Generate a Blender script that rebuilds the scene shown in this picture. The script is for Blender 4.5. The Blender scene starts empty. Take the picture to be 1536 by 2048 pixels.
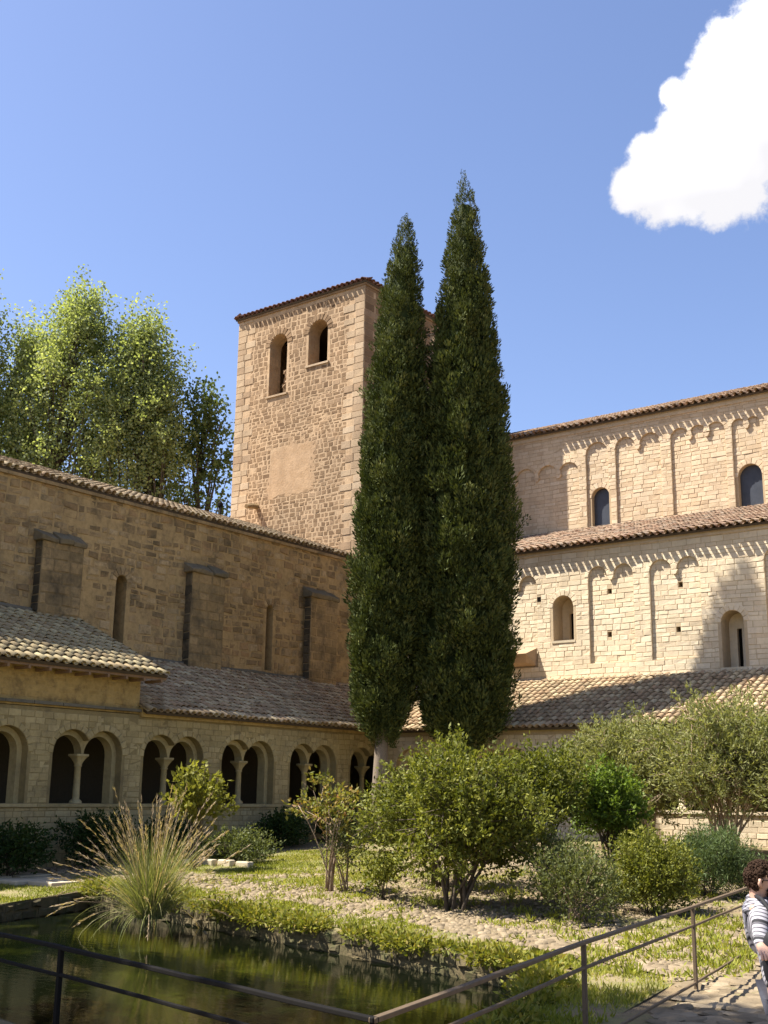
import bpy, math, random
import numpy as np
from mathutils import Vector, Matrix
from mathutils.geometry import tessellate_polygon, delaunay_2d_cdt

random.seed(11)
RG = np.random.default_rng(11)
PI = math.pi
sc = bpy.context.scene
COL = sc.collection

# ------------------------------------------------------------------ camera
CAM_LOC = Vector((0.0, 0.0, 2.1))
HEAD, PITCH, ROLL, FPX = 0.64930195, 0.23547661, 0.01441396, 2343.76
cF = Vector((-math.sin(HEAD) * math.cos(PITCH), math.cos(HEAD) * math.cos(PITCH), math.sin(PITCH)))
cR0 = Vector((math.cos(HEAD), math.sin(HEAD), 0))
cU0 = cR0.cross(cF)
cR = cR0 * math.cos(ROLL) + cU0 * math.sin(ROLL)
cU = cU0 * math.cos(ROLL) - cR0 * math.sin(ROLL)
cam = bpy.data.cameras.new('camera')
cam.sensor_fit = 'VERTICAL'
cam.sensor_height = 24.0
cam.lens = FPX / 2048 * 24.0
cam.clip_start = 0.1
cam.clip_end = 6000
camo = bpy.data.objects.new('camera', cam)
COL.objects.link(camo)
camo.matrix_world = Matrix(((cR.x, cU.x, -cF.x, CAM_LOC.x), (cR.y, cU.y, -cF.y, CAM_LOC.y),
                            (cR.z, cU.z, -cF.z, CAM_LOC.z), (0, 0, 0, 1)))
sc.camera = camo

# ------------------------------------------------------------------ sky, sun, exposure
SUN_EL, SUN_AZ = math.radians(56.8), math.radians(236.3)
SKY_STRENGTH, SUN_STRENGTH, EXPOSURE = 0.072, 5.0, 1.52
world = bpy.data.worlds.new('World')
sc.world = world
world.use_nodes = True


def build_world():
    nt = world.node_tree
    nt.nodes.clear()
    N, L = nt.nodes.new, nt.links.new
    out = N('ShaderNodeOutputWorld')
    sky = N('ShaderNodeTexSky')
    sky.sky_type = 'NISHITA'
    sky.sun_disc = False
    sky.sun_elevation = SUN_EL
    sky.sun_rotation = SUN_AZ
    sky.altitude = 300
    sky.air_density = 1.0
    sky.dust_density = 1.3
    sky.ozone_density = 2.2
    tint = N('ShaderNodeMix'); tint.data_type = 'RGBA'; tint.blend_type = 'MULTIPLY'
    tint.inputs[0].default_value = 1.0
    tint.inputs[7].default_value = (1.02, 0.98, 1.08, 1)
    L(sky.outputs[0], tint.inputs[6])
    bg = N('ShaderNodeBackground'); bg.inputs[1].default_value = SKY_STRENGTH
    L(tint.outputs[2], bg.inputs[0])
    # a bright cumulus standing in the north, its lobes (unit vector, angular radius) taken from image pixels
    tc = N('ShaderNodeTexCoord')
    nz = N('ShaderNodeTexNoise'); nz.inputs['Scale'].default_value = 21.0
    nz.inputs['Detail'].default_value = 12.0; nz.inputs['Roughness'].default_value = 0.66
    L(tc.outputs['Generated'], nz.inputs['Vector'])
    nz2 = N('ShaderNodeTexNoise'); nz2.inputs['Scale'].default_value = 9.0
    nz2.inputs['Detail'].default_value = 3.0
    L(tc.outputs['Generated'], nz2.inputs['Vector'])

    def math_(op, a, b=None, c=None):
        m = N('ShaderNodeMath'); m.operation = op
        for i, v in enumerate((a, b, c)):
            if v is None:
                continue
            if isinstance(v, (int, float)):
                m.inputs[i].default_value = v
            else:
                L(v, m.inputs[i])
        return m.outputs[0]

    acc = None
    for d, rad in CLOUD:
        vm = N('ShaderNodeVectorMath'); vm.operation = 'DISTANCE'
        L(tc.outputs['Generated'], vm.inputs[0]); vm.inputs[1].default_value = d
        q = math_('SUBTRACT', 1.0, math_('DIVIDE', vm.outputs['Value'], rad))
        acc = q if acc is None else math_('SMOOTH_MAX', acc, q, 0.12)
    n1 = math_('MULTIPLY', math_('SUBTRACT', nz.outputs[0], 0.5), 1.4)
    f = math_('ADD', acc, n1)
    mr = N('ShaderNodeMapRange'); mr.interpolation_type = 'SMOOTHSTEP'
    mr.inputs[1].default_value = 0.0; mr.inputs[2].default_value = 0.3
    L(f, mr.inputs[0])
    cr = N('ShaderNodeMapRange'); cr.inputs[1].default_value = 0.1; cr.inputs[2].default_value = 0.8
    cr.inputs[3].default_value = 0.34; cr.inputs[4].default_value = 0.6
    sx = N('ShaderNodeSeparateXYZ'); L(tc.outputs['Generated'], sx.inputs[0])
    under = math_('MULTIPLY', math_('SUBTRACT', sx.outputs['Z'], 0.475), 6.0)
    L(math_('ADD', under, math_('MULTIPLY', math_('SUBTRACT', nz2.outputs[0], 0.42), 1.6)), cr.inputs[0])
    bgc = N('ShaderNodeBackground'); bgc.inputs[0].default_value = (0.975, 0.965, 1.0, 1)
    L(cr.outputs[0], bgc.inputs[1])
    mx = N('ShaderNodeMixShader')
    L(mr.outputs[0], mx.inputs[0]); L(bg.outputs[0], mx.inputs[1]); L(bgc.outputs[0], mx.inputs[2])
    L(mx.outputs[0], out.inputs[0])


# lobes of the cumulus: direction in the sky (world axes) and angular radius, baked from image pixels
CLOUD = [((-0.3336, 0.8095, 0.4832), 0.0427),
         ((-0.2922, 0.8222, 0.4884), 0.0576),
         ((-0.2567, 0.8127, 0.5231), 0.0640),
         ((-0.2142, 0.8006, 0.5596), 0.0704),
         ((-0.2206, 0.8330, 0.5073), 0.0853),
         ((-0.2999, 0.7957, 0.5262), 0.0341),
         ((-0.2693, 0.7880, 0.5536), 0.0320),
         ((-0.3164, 0.7824, 0.5364), 0.0145),
         ((-0.3142, 0.8030, 0.5065), 0.0363),
         ((-0.3398, 0.7981, 0.4976), 0.0256),
         ((-0.1821, 0.8129, 0.5531), 0.0939),
         ((-0.1689, 0.8528, 0.4942), 0.0683),
         ((-0.3596, 0.8019, 0.4772), 0.0235)]
build_world()

sun = bpy.data.lights.new('sun', 'SUN')
sun.energy = SUN_STRENGTH
sun.angle = math.radians(0.53)
sun.color = (1.0, 0.95, 0.87)
suno = bpy.data.objects.new('sun', sun)
COL.objects.link(suno)
sun_dir = Vector((math.sin(SUN_AZ) * math.cos(SUN_EL), math.cos(SUN_AZ) * math.cos(SUN_EL), math.sin(SUN_EL)))
suno.rotation_euler = (-sun_dir).to_track_quat('-Z', 'Y').to_euler()
suno.location = (0, 0, 60)

vs = sc.view_settings
vs.view_transform = 'Standard'
vs.look = 'None'
vs.exposure = EXPOSURE
vs.gamma = 1.0
vs.use_curve_mapping = False
sc.cycles.use_denoising = True
sc.cycles.max_bounces = 8
sc.cycles.diffuse_bounces = 4
sc.cycles.transparent_max_bounces = 8

# ------------------------------------------------------------------ materials
MATS = {}


def nodes_mat(name):
    m = bpy.data.materials.new(name)
    m.use_nodes = True
    nt = m.node_tree
    nt.nodes.clear()
    MATS[name] = m
    return m, nt, nt.nodes.new, nt.links.new


def ramp(N, cols):
    r = N('ShaderNodeValToRGB')
    el = r.color_ramp.elements
    n = len(cols)
    while len(el) < n:
        el.new(0.5)
    for i, c in enumerate(cols):
        el[i].position = i / max(1, n - 1)
        el[i].color = (*c, 1)
    return r


def tone_value(N, L):
    at = N('ShaderNodeAttribute'); at.attribute_name = 'tone'
    oi = N('ShaderNodeObjectInfo')
    ad = N('ShaderNodeMath'); ad.operation = 'ADD'
    L(at.outputs['Fac'], ad.inputs[0]); L(oi.outputs['Random'], ad.inputs[1])
    fr = N('ShaderNodeMath'); fr.operation = 'FRACT'
    L(ad.outputs[0], fr.inputs[0])
    return fr.outputs[0]


def mix_color(N, L, mode, fac, a, b):
    m = N('ShaderNodeMix'); m.data_type = 'RGBA'; m.blend_type = mode
    for i, v in ((0, fac), (6, a), (7, b)):
        if isinstance(v, (int, float)):
            m.inputs[i].default_value = v
        elif isinstance(v, tuple):
            m.inputs[i].default_value = (*v, 1)
        else:
            L(v, m.inputs[i])
    return m.outputs[2]


def noise(N, L, vec, scale, detail=4, rough=0.6):
    n = N('ShaderNodeTexNoise')
    n.inputs['Scale'].default_value = scale
    n.inputs['Detail'].default_value = detail
    n.inputs['Roughness'].default_value = rough
    if vec is not None:
        L(vec, n.inputs['Vector'])
    return n


def mat_mineral(name, cols, grain=9.0, grain_amt=0.45, bump=0.35, bump_scale=28.0, stain=None, stain_amt=0.0,
                stain_scale=0.7, rough=0.92, stain_lo=0.5, stain_hi=0.68, streak=0.0):
    """stone, mortar, render or clay: colour by piece, grain, weather stains with a shape of their own"""
    m, nt, N, L = nodes_mat(name)
    out = N('ShaderNodeOutputMaterial')
    b = N('ShaderNodeBsdfPrincipled')
    b.inputs['Roughness'].default_value = rough
    b.inputs['Specular IOR Level'].default_value = 0.2
    g = N('ShaderNodeNewGeometry')
    r = ramp(N, cols)
    L(tone_value(N, L), r.inputs[0])
    n1 = noise(N, L, g.outputs['Position'], grain, 6, 0.65)
    gr = ramp(N, [(1 - grain_amt,) * 3, (1.0, 1.0, 1.0), (1 + grain_amt * 0.5,) * 3])
    L(n1.outputs[0], gr.inputs[0])
    gm = gr.outputs[0]
    c = mix_color(N, L, 'MULTIPLY', 1.0, r.outputs[0], gm)
    n0 = noise(N, L, g.outputs['Position'], 0.55, 4, 0.55)
    lg = ramp(N, [(0.72, 0.72, 0.72), (1.0, 1.0, 1.0), (1.22, 1.2, 1.15)])
    L(n0.outputs[0], lg.inputs[0])
    c = mix_color(N, L, 'MULTIPLY', 1.0, c, lg.outputs[0])
    if streak:
        mps = N('ShaderNodeMapping'); mps.inputs['Scale'].default_value = (2.2, 2.2, 0.16)
        L(g.outputs['Position'], mps.inputs[0])
        ns = noise(N, L, mps.outputs[0], 1.0, 6, 0.65)
        rs_ = ramp(N, [(1 - streak,) * 3, (1 - streak * .35,) * 3, (1.0, 1.0, 1.0), (1.0, 1.0, 1.0)])
        L(ns.outputs[0], rs_.inputs[0])
        c = mix_color(N, L, 'MULTIPLY', 1.0, c, rs_.outputs[0])
    if stain:
        n2 = noise(N, L, g.outputs['Position'], stain_scale, 8, 0.7)
        mr = N('ShaderNodeMapRange')
        mr.inputs[1].default_value = stain_lo; mr.inputs[2].default_value = stain_hi
        mr.inputs[4].default_value = stain_amt
        L(n2.outputs[0], mr.inputs[0])
        c = mix_color(N, L, 'MIX', mr.outputs[0], c, stain)
    L(c, b.inputs['Base Color'])
    bp = N('ShaderNodeBump'); bp.inputs['Strength'].default_value = bump
    bp.inputs['Distance'].default_value = 0.02
    nb = noise(N, L, g.outputs['Position'], bump_scale, 8, 0.7)
    L(nb.outputs[0], bp.inputs['Height'])
    L(bp.outputs[0], b.inputs['Normal'])
    L(b.outputs[0], out.inputs[0])
    return m


def mat_leaf(name, cols, trans=0.35, gloss=0.12, rough=0.55):
    m, nt, N, L = nodes_mat(name)
    out = N('ShaderNodeOutputMaterial')
    r = ramp(N, cols)
    at = N('ShaderNodeAttribute'); at.attribute_name = 'tone'
    L(at.outputs['Fac'], r.inputs[0])
    b = N('ShaderNodeBsdfPrincipled')
    b.inputs['Roughness'].default_value = rough
    b.inputs['Specular IOR Level'].default_value = gloss
    L(r.outputs[0], b.inputs['Base Color'])
    t = N('ShaderNodeBsdfTranslucent')
    tcol = mix_color(N, L, 'MULTIPLY', 1.0, r.outputs[0], (1.25, 1.25, 0.55))
    L(tcol, t.inputs['Color'])
    mx = N('ShaderNodeMixShader'); mx.inputs[0].default_value = trans
    L(b.outputs[0], mx.inputs[1]); L(t.outputs[0], mx.inputs[2])
    L(mx.outputs[0], out.inputs[0])
    return m


def mat_plain(name, col, rough=0.7, metal=0.0, spec=0.3, var=0.25, scale=12.0, bump=0.1):
    m, nt, N, L = nodes_mat(name)
    out = N('ShaderNodeOutputMaterial')
    b = N('ShaderNodeBsdfPrincipled')
    b.inputs['Roughness'].default_value = rough
    b.inputs['Metallic'].default_value = metal
    b.inputs['Specular IOR Level'].default_value = spec
    g = N('ShaderNodeNewGeometry')
    n1 = noise(N, L, g.outputs['Position'], scale, 5, 0.6)
    gr = ramp(N, [(1 - var,) * 3, (1 + var,) * 3])
    L(n1.outputs[0], gr.inputs[0])
    c = mix_color(N, L, 'MULTIPLY', 1.0, col, gr.outputs[0])
    L(c, b.inputs['Base Color'])
    if bump:
        bp = N('ShaderNodeBump'); bp.inputs['Strength'].default_value = bump
        bp.inputs['Distance'].default_value = 0.01
        L(n1.outputs[0], bp.inputs['Height'])
        L(bp.outputs[0], b.inputs['Normal'])
    L(b.outputs[0], out.inputs[0])
    return m


CREAM = [(0.49, 0.36, 0.225), (0.56, 0.43, 0.28), (0.60, 0.47, 0.315), (0.53, 0.395, 0.25), (0.62, 0.495, 0.34)]
mat_mineral('cream_stone', CREAM, grain_amt=0.3, bump=0.35, streak=0.4)
mat_mineral('cream_mortar', [(0.40, 0.295, 0.18), (0.44, 0.33, 0.20)], grain_amt=0.35, streak=0.4)
mat_mineral('aisle_stone', [(0.58, 0.465, 0.31), (0.65, 0.535, 0.365), (0.70, 0.585, 0.405), (0.62, 0.49, 0.325), (0.72, 0.605, 0.43)],
            grain_amt=0.28, bump=0.35, streak=0.4)
mat_mineral('aisle_mortar', [(0.44, 0.335, 0.205), (0.49, 0.38, 0.24)], grain_amt=0.35, streak=0.4)
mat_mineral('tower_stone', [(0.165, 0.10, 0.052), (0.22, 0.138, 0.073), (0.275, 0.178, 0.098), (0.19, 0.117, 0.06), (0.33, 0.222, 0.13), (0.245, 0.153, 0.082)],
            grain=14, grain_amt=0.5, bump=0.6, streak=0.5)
mat_mineral('tower_mortar', [(0.42, 0.29, 0.168), (0.47, 0.33, 0.198)], grain=6, grain_amt=0.45, bump=0.5,
            stain=(0.27, 0.17, 0.09), stain_amt=0.8, stain_scale=2.2, streak=0.5)
mat_mineral('quoin_stone', [(0.36, 0.255, 0.155), (0.44, 0.325, 0.205), (0.31, 0.21, 0.125), (0.48, 0.365, 0.24)], grain_amt=0.4, bump=0.5, streak=0.5)
mat_mineral('tower_plaster', [(0.41, 0.275, 0.16), (0.41, 0.275, 0.16)], grain=4, grain_amt=0.4, bump=0.8, bump_scale=9,
            stain=(0.30, 0.19, 0.10), stain_amt=0.8, stain_scale=2.6, stain_lo=.45, stain_hi=.68, streak=0.5)
mat_mineral('wing_stone', [(0.29, 0.195, 0.093), (0.43, 0.30, 0.148), (0.35, 0.24, 0.117), (0.51, 0.37, 0.195), (0.24, 0.168, 0.085), (0.43, 0.275, 0.13)],
            grain=11, grain_amt=0.6, bump=0.9, stain=(0.10, 0.076, 0.042), stain_amt=0.75, stain_scale=1.6, stain_lo=.48, stain_hi=.66, streak=0.5)
mat_mineral('wing_mortar', [(0.43, 0.295, 0.132), (0.48, 0.335, 0.158)], grain=7, grain_amt=0.6, bump=0.9,
            stain=(0.14, 0.105, 0.06), stain_amt=0.8, stain_scale=1.3, streak=0.5)
mat_mineral('buttress_stone', [(0.31, 0.215, 0.10), (0.38, 0.262, 0.125), (0.26, 0.185, 0.09), (0.42, 0.295, 0.145)], grain=8, grain_amt=0.6, bump=0.9,
            stain=(0.085, 0.068, 0.042), stain_amt=0.8, stain_scale=1.3, stain_lo=.46, stain_hi=.66, streak=0.5)
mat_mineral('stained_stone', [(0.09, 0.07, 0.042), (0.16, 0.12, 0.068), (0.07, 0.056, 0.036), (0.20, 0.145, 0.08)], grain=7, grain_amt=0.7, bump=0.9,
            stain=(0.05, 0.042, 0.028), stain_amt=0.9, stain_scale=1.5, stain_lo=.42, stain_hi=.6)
mat_mineral('lichen_stone', [(0.13, 0.105, 0.064), (0.20, 0.158, 0.095), (0.16, 0.13, 0.078)], grain=6, grain_amt=0.6, bump=1.0)
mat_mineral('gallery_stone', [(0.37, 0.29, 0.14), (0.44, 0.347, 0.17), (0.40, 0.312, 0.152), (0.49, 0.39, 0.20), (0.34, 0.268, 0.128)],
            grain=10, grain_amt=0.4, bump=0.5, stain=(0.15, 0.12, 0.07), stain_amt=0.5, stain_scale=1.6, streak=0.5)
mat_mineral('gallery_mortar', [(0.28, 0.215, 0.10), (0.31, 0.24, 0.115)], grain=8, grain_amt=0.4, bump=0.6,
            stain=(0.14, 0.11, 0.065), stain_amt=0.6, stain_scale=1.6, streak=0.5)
mat_mineral('rubble_render', [(0.40, 0.27, 0.098), (0.46, 0.32, 0.125)], grain=6, grain_amt=0.6, bump=1.0, bump_scale=14,
            stain=(0.15, 0.10, 0.045), stain_amt=0.8, stain_scale=1.8, streak=0.5)
mat_mineral('grey_tile', [(0.25, 0.175, 0.10), (0.35, 0.255, 0.15), (0.46, 0.36, 0.215), (0.28, 0.19, 0.11), (0.39, 0.265, 0.155), (0.51, 0.41, 0.25)],
            grain=18, grain_amt=0.5, bump=0.5, stain=(0.11, 0.09, 0.06), stain_amt=0.6, stain_scale=2.2)
mat_mineral('pale_tile', [(0.32, 0.25, 0.135), (0.40, 0.32, 0.175), (0.47, 0.385, 0.215), (0.28, 0.21, 0.115), (0.36, 0.27, 0.15)],
            grain=18, grain_amt=0.5, bump=0.5, stain=(0.20, 0.17, 0.11), stain_amt=0.6, stain_scale=2.2)
mat_mineral('red_tile', [(0.29, 0.18, 0.115), (0.36, 0.245, 0.16), (0.41, 0.30, 0.20), (0.26, 0.155, 0.10), (0.36, 0.28, 0.20), (0.22, 0.15, 0.105)],
            grain=18, grain_amt=0.5, bump=0.5, stain=(0.17, 0.13, 0.095), stain_amt=0.6, stain_scale=2.5)
mat_mineral('dark_tile', [(0.16, 0.085, 0.065), (0.22, 0.115, 0.085), (0.12, 0.075, 0.065)], grain=18, grain_amt=0.5, bump=0.5)
mat_mineral('limestone', [(0.46, 0.385, 0.265), (0.52, 0.44, 0.305)], grain=5, grain_amt=0.3, bump=0.3)
mat_mineral('lead_grey', [(0.13, 0.115, 0.085), (0.16, 0.142, 0.105)], grain=6, grain_amt=0.4, bump=0.4)
mat_mineral('bank_stone', [(0.085, 0.068, 0.034), (0.13, 0.10, 0.05), (0.065, 0.055, 0.028)], grain=9, grain_amt=0.55, bump=0.9,
            stain=(0.05, 0.06, 0.018), stain_amt=0.85, stain_scale=2.2)
mat_mineral('cobble', [(0.185, 0.14, 0.085), (0.245, 0.19, 0.118), (0.145, 0.11, 0.066), (0.30, 0.235, 0.15)], grain=12, grain_amt=0.45, bump=0.6)
mat_mineral('path_earth', [(0.185, 0.138, 0.08), (0.185, 0.138, 0.08)], grain=7, grain_amt=0.5, bump=1.0, bump_scale=16,
            stain=(0.16, 0.15, 0.065), stain_amt=0.7, stain_scale=1.3)
mat_mineral('soil', [(0.18, 0.132, 0.075), (0.18, 0.132, 0.075)], grain=5, grain_amt=0.55, bump=1.0, bump_scale=20,
            stain=(0.17, 0.165, 0.06), stain_amt=0.75, stain_scale=0.8, stain_lo=.46, stain_hi=.62)
mat_mineral('turf', [(0.15, 0.145, 0.045), (0.15, 0.145, 0.045)], grain=6, grain_amt=0.5, bump=1.0, bump_scale=40,
            stain=(0.24, 0.185, 0.105), stain_amt=0.85, stain_scale=1.3, stain_lo=.45, stain_hi=.62)
mat_plain('dark_and_shade_iron', (0.009, 0.008, 0.007), rough=0.8, spec=0.08, var=0.35, scale=20)  # dark ironwork, and the shade painted onto the railing's left run
mat_plain('rusty_iron', (0.10, 0.068, 0.038), rough=0.65, spec=0.3, var=0.45, scale=16)
mat_plain('grey_bark', (0.20, 0.155, 0.11), rough=0.9, var=0.5, scale=22, bump=0.8)
mat_plain('brown_bark', (0.10, 0.075, 0.05), rough=0.9, var=0.5, scale=22, bump=0.8)
mat_plain('pale_twig', (0.33, 0.24, 0.16), rough=0.9, var=0.4, scale=22, bump=0.6)
mat_plain('window_glass', (0.05, 0.055, 0.066), rough=0.35, spec=0.22, var=0.35, scale=3.0, bump=0.05)
mat_plain('opening_shade', (0.012, 0.010, 0.008), rough=1.0, spec=0.0)  # flat black fill painting the shade inside openings
mat_plain('dark_wood', (0.07, 0.05, 0.032), rough=0.8, var=0.3)
mat_plain('rafter_wood', (0.24, 0.15, 0.085), rough=0.8, var=0.3)
mat_plain('boarding', (0.22, 0.15, 0.075), rough=0.85, var=0.35, scale=6)
mat_plain('gallery_shade', (0.085, 0.067, 0.04), rough=0.9, var=0.3)  # darkened so floors and walls behind the arches read as deep shade
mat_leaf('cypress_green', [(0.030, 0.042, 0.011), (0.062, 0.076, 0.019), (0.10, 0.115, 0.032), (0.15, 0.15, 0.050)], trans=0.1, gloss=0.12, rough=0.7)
mat_leaf('poplar_green', [(0.15, 0.185, 0.07), (0.22, 0.26, 0.105), (0.30, 0.335, 0.15), (0.39, 0.415, 0.22)], trans=0.48)
mat_leaf('poplar_dark', [(0.055, 0.08, 0.028), (0.09, 0.125, 0.042), (0.14, 0.175, 0.065)], trans=0.3)
mat_leaf('laurel_green', [(0.05, 0.062, 0.010), (0.105, 0.118, 0.019), (0.175, 0.182, 0.032), (0.265, 0.255, 0.062)], trans=0.32, gloss=0.14)
mat_leaf('red_tip', [(0.09, 0.105, 0.022), (0.15, 0.155, 0.034), (0.23, 0.185, 0.048), (0.29, 0.14, 0.065)], trans=0.35)
mat_leaf('vivid_green', [(0.06, 0.10, 0.014), (0.115, 0.17, 0.024), (0.19, 0.25, 0.042)], trans=0.35, gloss=0.16)
mat_leaf('silver_green', [(0.115, 0.12, 0.042), (0.175, 0.185, 0.065), (0.24, 0.245, 0.095), (0.32, 0.31, 0.14)], trans=0.36)
mat_leaf('grey_green', [(0.07, 0.085, 0.03), (0.11, 0.125, 0.04), (0.16, 0.165, 0.065)], trans=0.3)
mat_leaf('rosemary_green', [(0.05, 0.075, 0.028), (0.085, 0.12, 0.042), (0.13, 0.165, 0.065)], trans=0.25)
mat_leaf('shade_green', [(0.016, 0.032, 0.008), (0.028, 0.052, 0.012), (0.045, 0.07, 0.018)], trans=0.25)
mat_leaf('yellow_green', [(0.12, 0.125, 0.022), (0.18, 0.18, 0.032), (0.24, 0.23, 0.055)], trans=0.38)
mat_leaf('grass_blade', [(0.105, 0.13, 0.033), (0.17, 0.19, 0.055), (0.25, 0.25, 0.095), (0.38, 0.335, 0.17)], trans=0.3)
mat_leaf('grass_plume', [(0.24, 0.17, 0.11), (0.36, 0.27, 0.17), (0.46, 0.36, 0.25)], trans=0.35)
mat_leaf('lawn_blade', [(0.12, 0.145, 0.02), (0.195, 0.215, 0.03), (0.285, 0.285, 0.05), (0.37, 0.32, 0.10)], trans=0.35)
mat_leaf('bank_plant', [(0.08, 0.095, 0.014), (0.145, 0.155, 0.022), (0.22, 0.205, 0.035), (0.27, 0.20, 0.05)], trans=0.35)
M = MATS


def mat_water():
    m, nt, N, L = nodes_mat('pond_water')
    out = N('ShaderNodeOutputMaterial')
    b = N('ShaderNodeBsdfPrincipled')
    b.inputs['Roughness'].default_value = 0.012
    b.inputs['IOR'].default_value = 1.33
    b.inputs['Specular IOR Level'].default_value = 0.5
    g = N('ShaderNodeNewGeometry')
    n1 = noise(N, L, g.outputs['Position'], 0.9, 8, 0.65)
    r = ramp(N, [(0.002, 0.003, 0.0015), (0.003, 0.0045, 0.0015), (0.018, 0.022, 0.003)])
    r.color_ramp.elements[1].position = 0.55
    r.color_ramp.elements[2].position = 0.72
    L(n1.outputs[0], r.inputs[0])
    L(r.outputs[0], b.inputs['Base Color'])
    bp = N('ShaderNodeBump'); bp.inputs['Strength'].default_value = 0.05
    bp.inputs['Distance'].default_value = 0.05
    mp = N('ShaderNodeMapping'); mp.inputs['Scale'].default_value = (1.0, 2.2, 1.0)
    L(g.outputs['Position'], mp.inputs[0])
    n2 = noise(N, L, mp.outputs[0], 3.5, 4, 0.6)
    L(n2.outputs[0], bp.inputs['Height'])
    L(bp.outputs[0], b.inputs['Normal'])
    L(b.outputs[0], out.inputs[0])


mat_water()

# ------------------------------------------------------------------ object helpers
WM = {}


def wmat(o):
    return WM.get(o.name, Matrix.Identity(4))


def link(o, parent=None, loc=None):
    COL.objects.link(o)
    if loc is not None:
        o.location = loc
        WM[o.name] = Matrix.Translation(Vector(loc))
    if parent is not None:
        o.parent = parent
        o.matrix_parent_inverse = wmat(parent).inverted()
    return o


def tag(o, label=None, cat=None, group=None, kind=None):
    if label: o['label'] = label
    if cat: o['category'] = cat
    if group: o['group'] = group
    if kind: o['kind'] = kind
    return o


def thing(name, loc, label, cat, group=None):
    e = bpy.data.objects.new(name, None)
    e.empty_display_size = 0.3
    link(e, None, loc)
    return tag(e, label, cat, group)


def mesh(name, V, F, mat, tone=None, smooth=False):
    """F: (n,k) int array or list of tuples"""
    me = bpy.data.meshes.new(name)
    V = np.asarray(V, dtype=np.float32).reshape(-1, 3)
    if isinstance(F, np.ndarray):
        n, k = F.shape
        me.vertices.add(len(V)); me.vertices.foreach_set('co', V.ravel())
        me.loops.add(n * k); me.loops.foreach_set('vertex_index', F.astype(np.int32).ravel())
        me.polygons.add(n)
        me.polygons.foreach_set('loop_start', np.arange(0, n * k, k, dtype=np.int32))
        me.update(calc_edges=True)
    else:
        me.from_pydata([tuple(map(float, v)) for v in V], [], [tuple(map(int, f)) for f in F])
        me.update()
    if tone is not None:
        a = me.attributes.new('tone', 'FLOAT', 'POINT')
        t = np.broadcast_to(np.asarray(tone, dtype=np.float32), (len(V),)).copy()
        a.data.foreach_set('value', t)
    if smooth:
        me.polygons.foreach_set('use_smooth', np.ones(len(me.polygons), dtype=bool))
    me.materials.append(mat)
    return me


def mobj(name, V, F, mat, parent=None, tone=None, smooth=False, kind=None, centre=False):
    V = np.asarray(V, dtype=np.float64).reshape(-1, 3)
    loc = None
    if centre:
        c = (V.min(0) + V.max(0)) / 2
        V = V - c
        loc = tuple(c)
    o = bpy.data.objects.new(name, mesh(name, V, F, mat, tone, smooth))
    link(o, parent, loc)
    if kind: o['kind'] = kind
    return o


def project(p):
    d = Vector(p) - CAM_LOC
    z = d.dot(cF)
    if z < 0.1:
        return None
    return 768 + FPX * d.dot(cR) / z, 1024 - FPX * d.dot(cU) / z, z


def seen_score(c, size):
    """how large a piece shows in the photograph (0 when outside the frame)"""
    q = project(c)
    if q is None or not (-10 < q[0] < 1546 and -10 < q[1] < 2058):
        return 0.0
    s = (size / q[2]) ** 2
    x, y = q[0], q[1]
    if (700 < x < 850 and 600 < y < 1480) or (845 < x < 1030 and 560 < y < 1480) or (720 < x < 1500 and 1500 < y < 1800):
        s *= 0.01
    return s


BOXF = [(0, 1, 2, 3), (4, 7, 6, 5), (0, 4, 5, 1), (1, 5, 6, 2), (2, 6, 7, 3), (3, 7, 4, 0)]


def box_vf(x0, x1, y0, y1, z0, z1):
    return np.array([(x0, y0, z0), (x0, y1, z0), (x1, y1, z0), (x1, y0, z0), (x0, y0, z1), (x0, y1, z1), (x1, y1, z1), (x1, y0, z1)], float)


def box(name, x0, x1, y0, y1, z0, z1, mat, parent=None, bev=0.0, **kw):
    o = mobj(name, box_vf(x0, x1, y0, y1, z0, z1), BOXF, mat, parent, tone=random.random(), centre=True, **kw)
    if bev:
        b = o.modifiers.new('bevel', 'BEVEL'); b.width = bev; b.segments = 2; b.limit_method = 'ANGLE'
    return o


def S_(y0):
    return lambda u, n, z: np.stack([np.asarray(u, float), y0 - np.asarray(n, float), np.asarray(z, float)], -1)


def E_(x0):
    return lambda u, n, z: np.stack([x0 + np.asarray(n, float), np.asarray(u, float), np.asarray(z, float)], -1)


def plate(T, outer, holes, n0, thick):
    """wall slab with openings: front sheet and every reveal. returns V, F"""
    loops = [outer] + list(holes)
    tris = tessellate_polygon([[Vector((p[0], p[1], 0)) for p in l] for l in loops])
    pts = np.array([p for l in loops for p in l], float)
    n = len(pts)
    V = np.concatenate([T(pts[:, 0], np.full(n, n0), pts[:, 1]), T(pts[:, 0], np.full(n, n0 - thick), pts[:, 1])])
    F = [tuple(t) for t in tris]
    k = 0
    for l in loops:
        m = len(l)
        for i in range(m):
            a, b = k + i, k + (i + 1) % m
            F.append((a, b, b + n, a + n))
        k += m
    return V, F


def rect(u0, u1, z0, z1):
    return [(u0, z0), (u1, z0), (u1, z1), (u0, z1)]


def arch(u0, u1, z0, zs, seg=14, rise=1.0):
    c, r = (u0 + u1) / 2, (u1 - u0) / 2
    p = [(u0, z0), (u1, z0)]
    for i in range(seg + 1):
        a = PI * i / seg
        p.append((c + r * math.cos(a), zs + r * rise * math.sin(a)))
    return p


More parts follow.
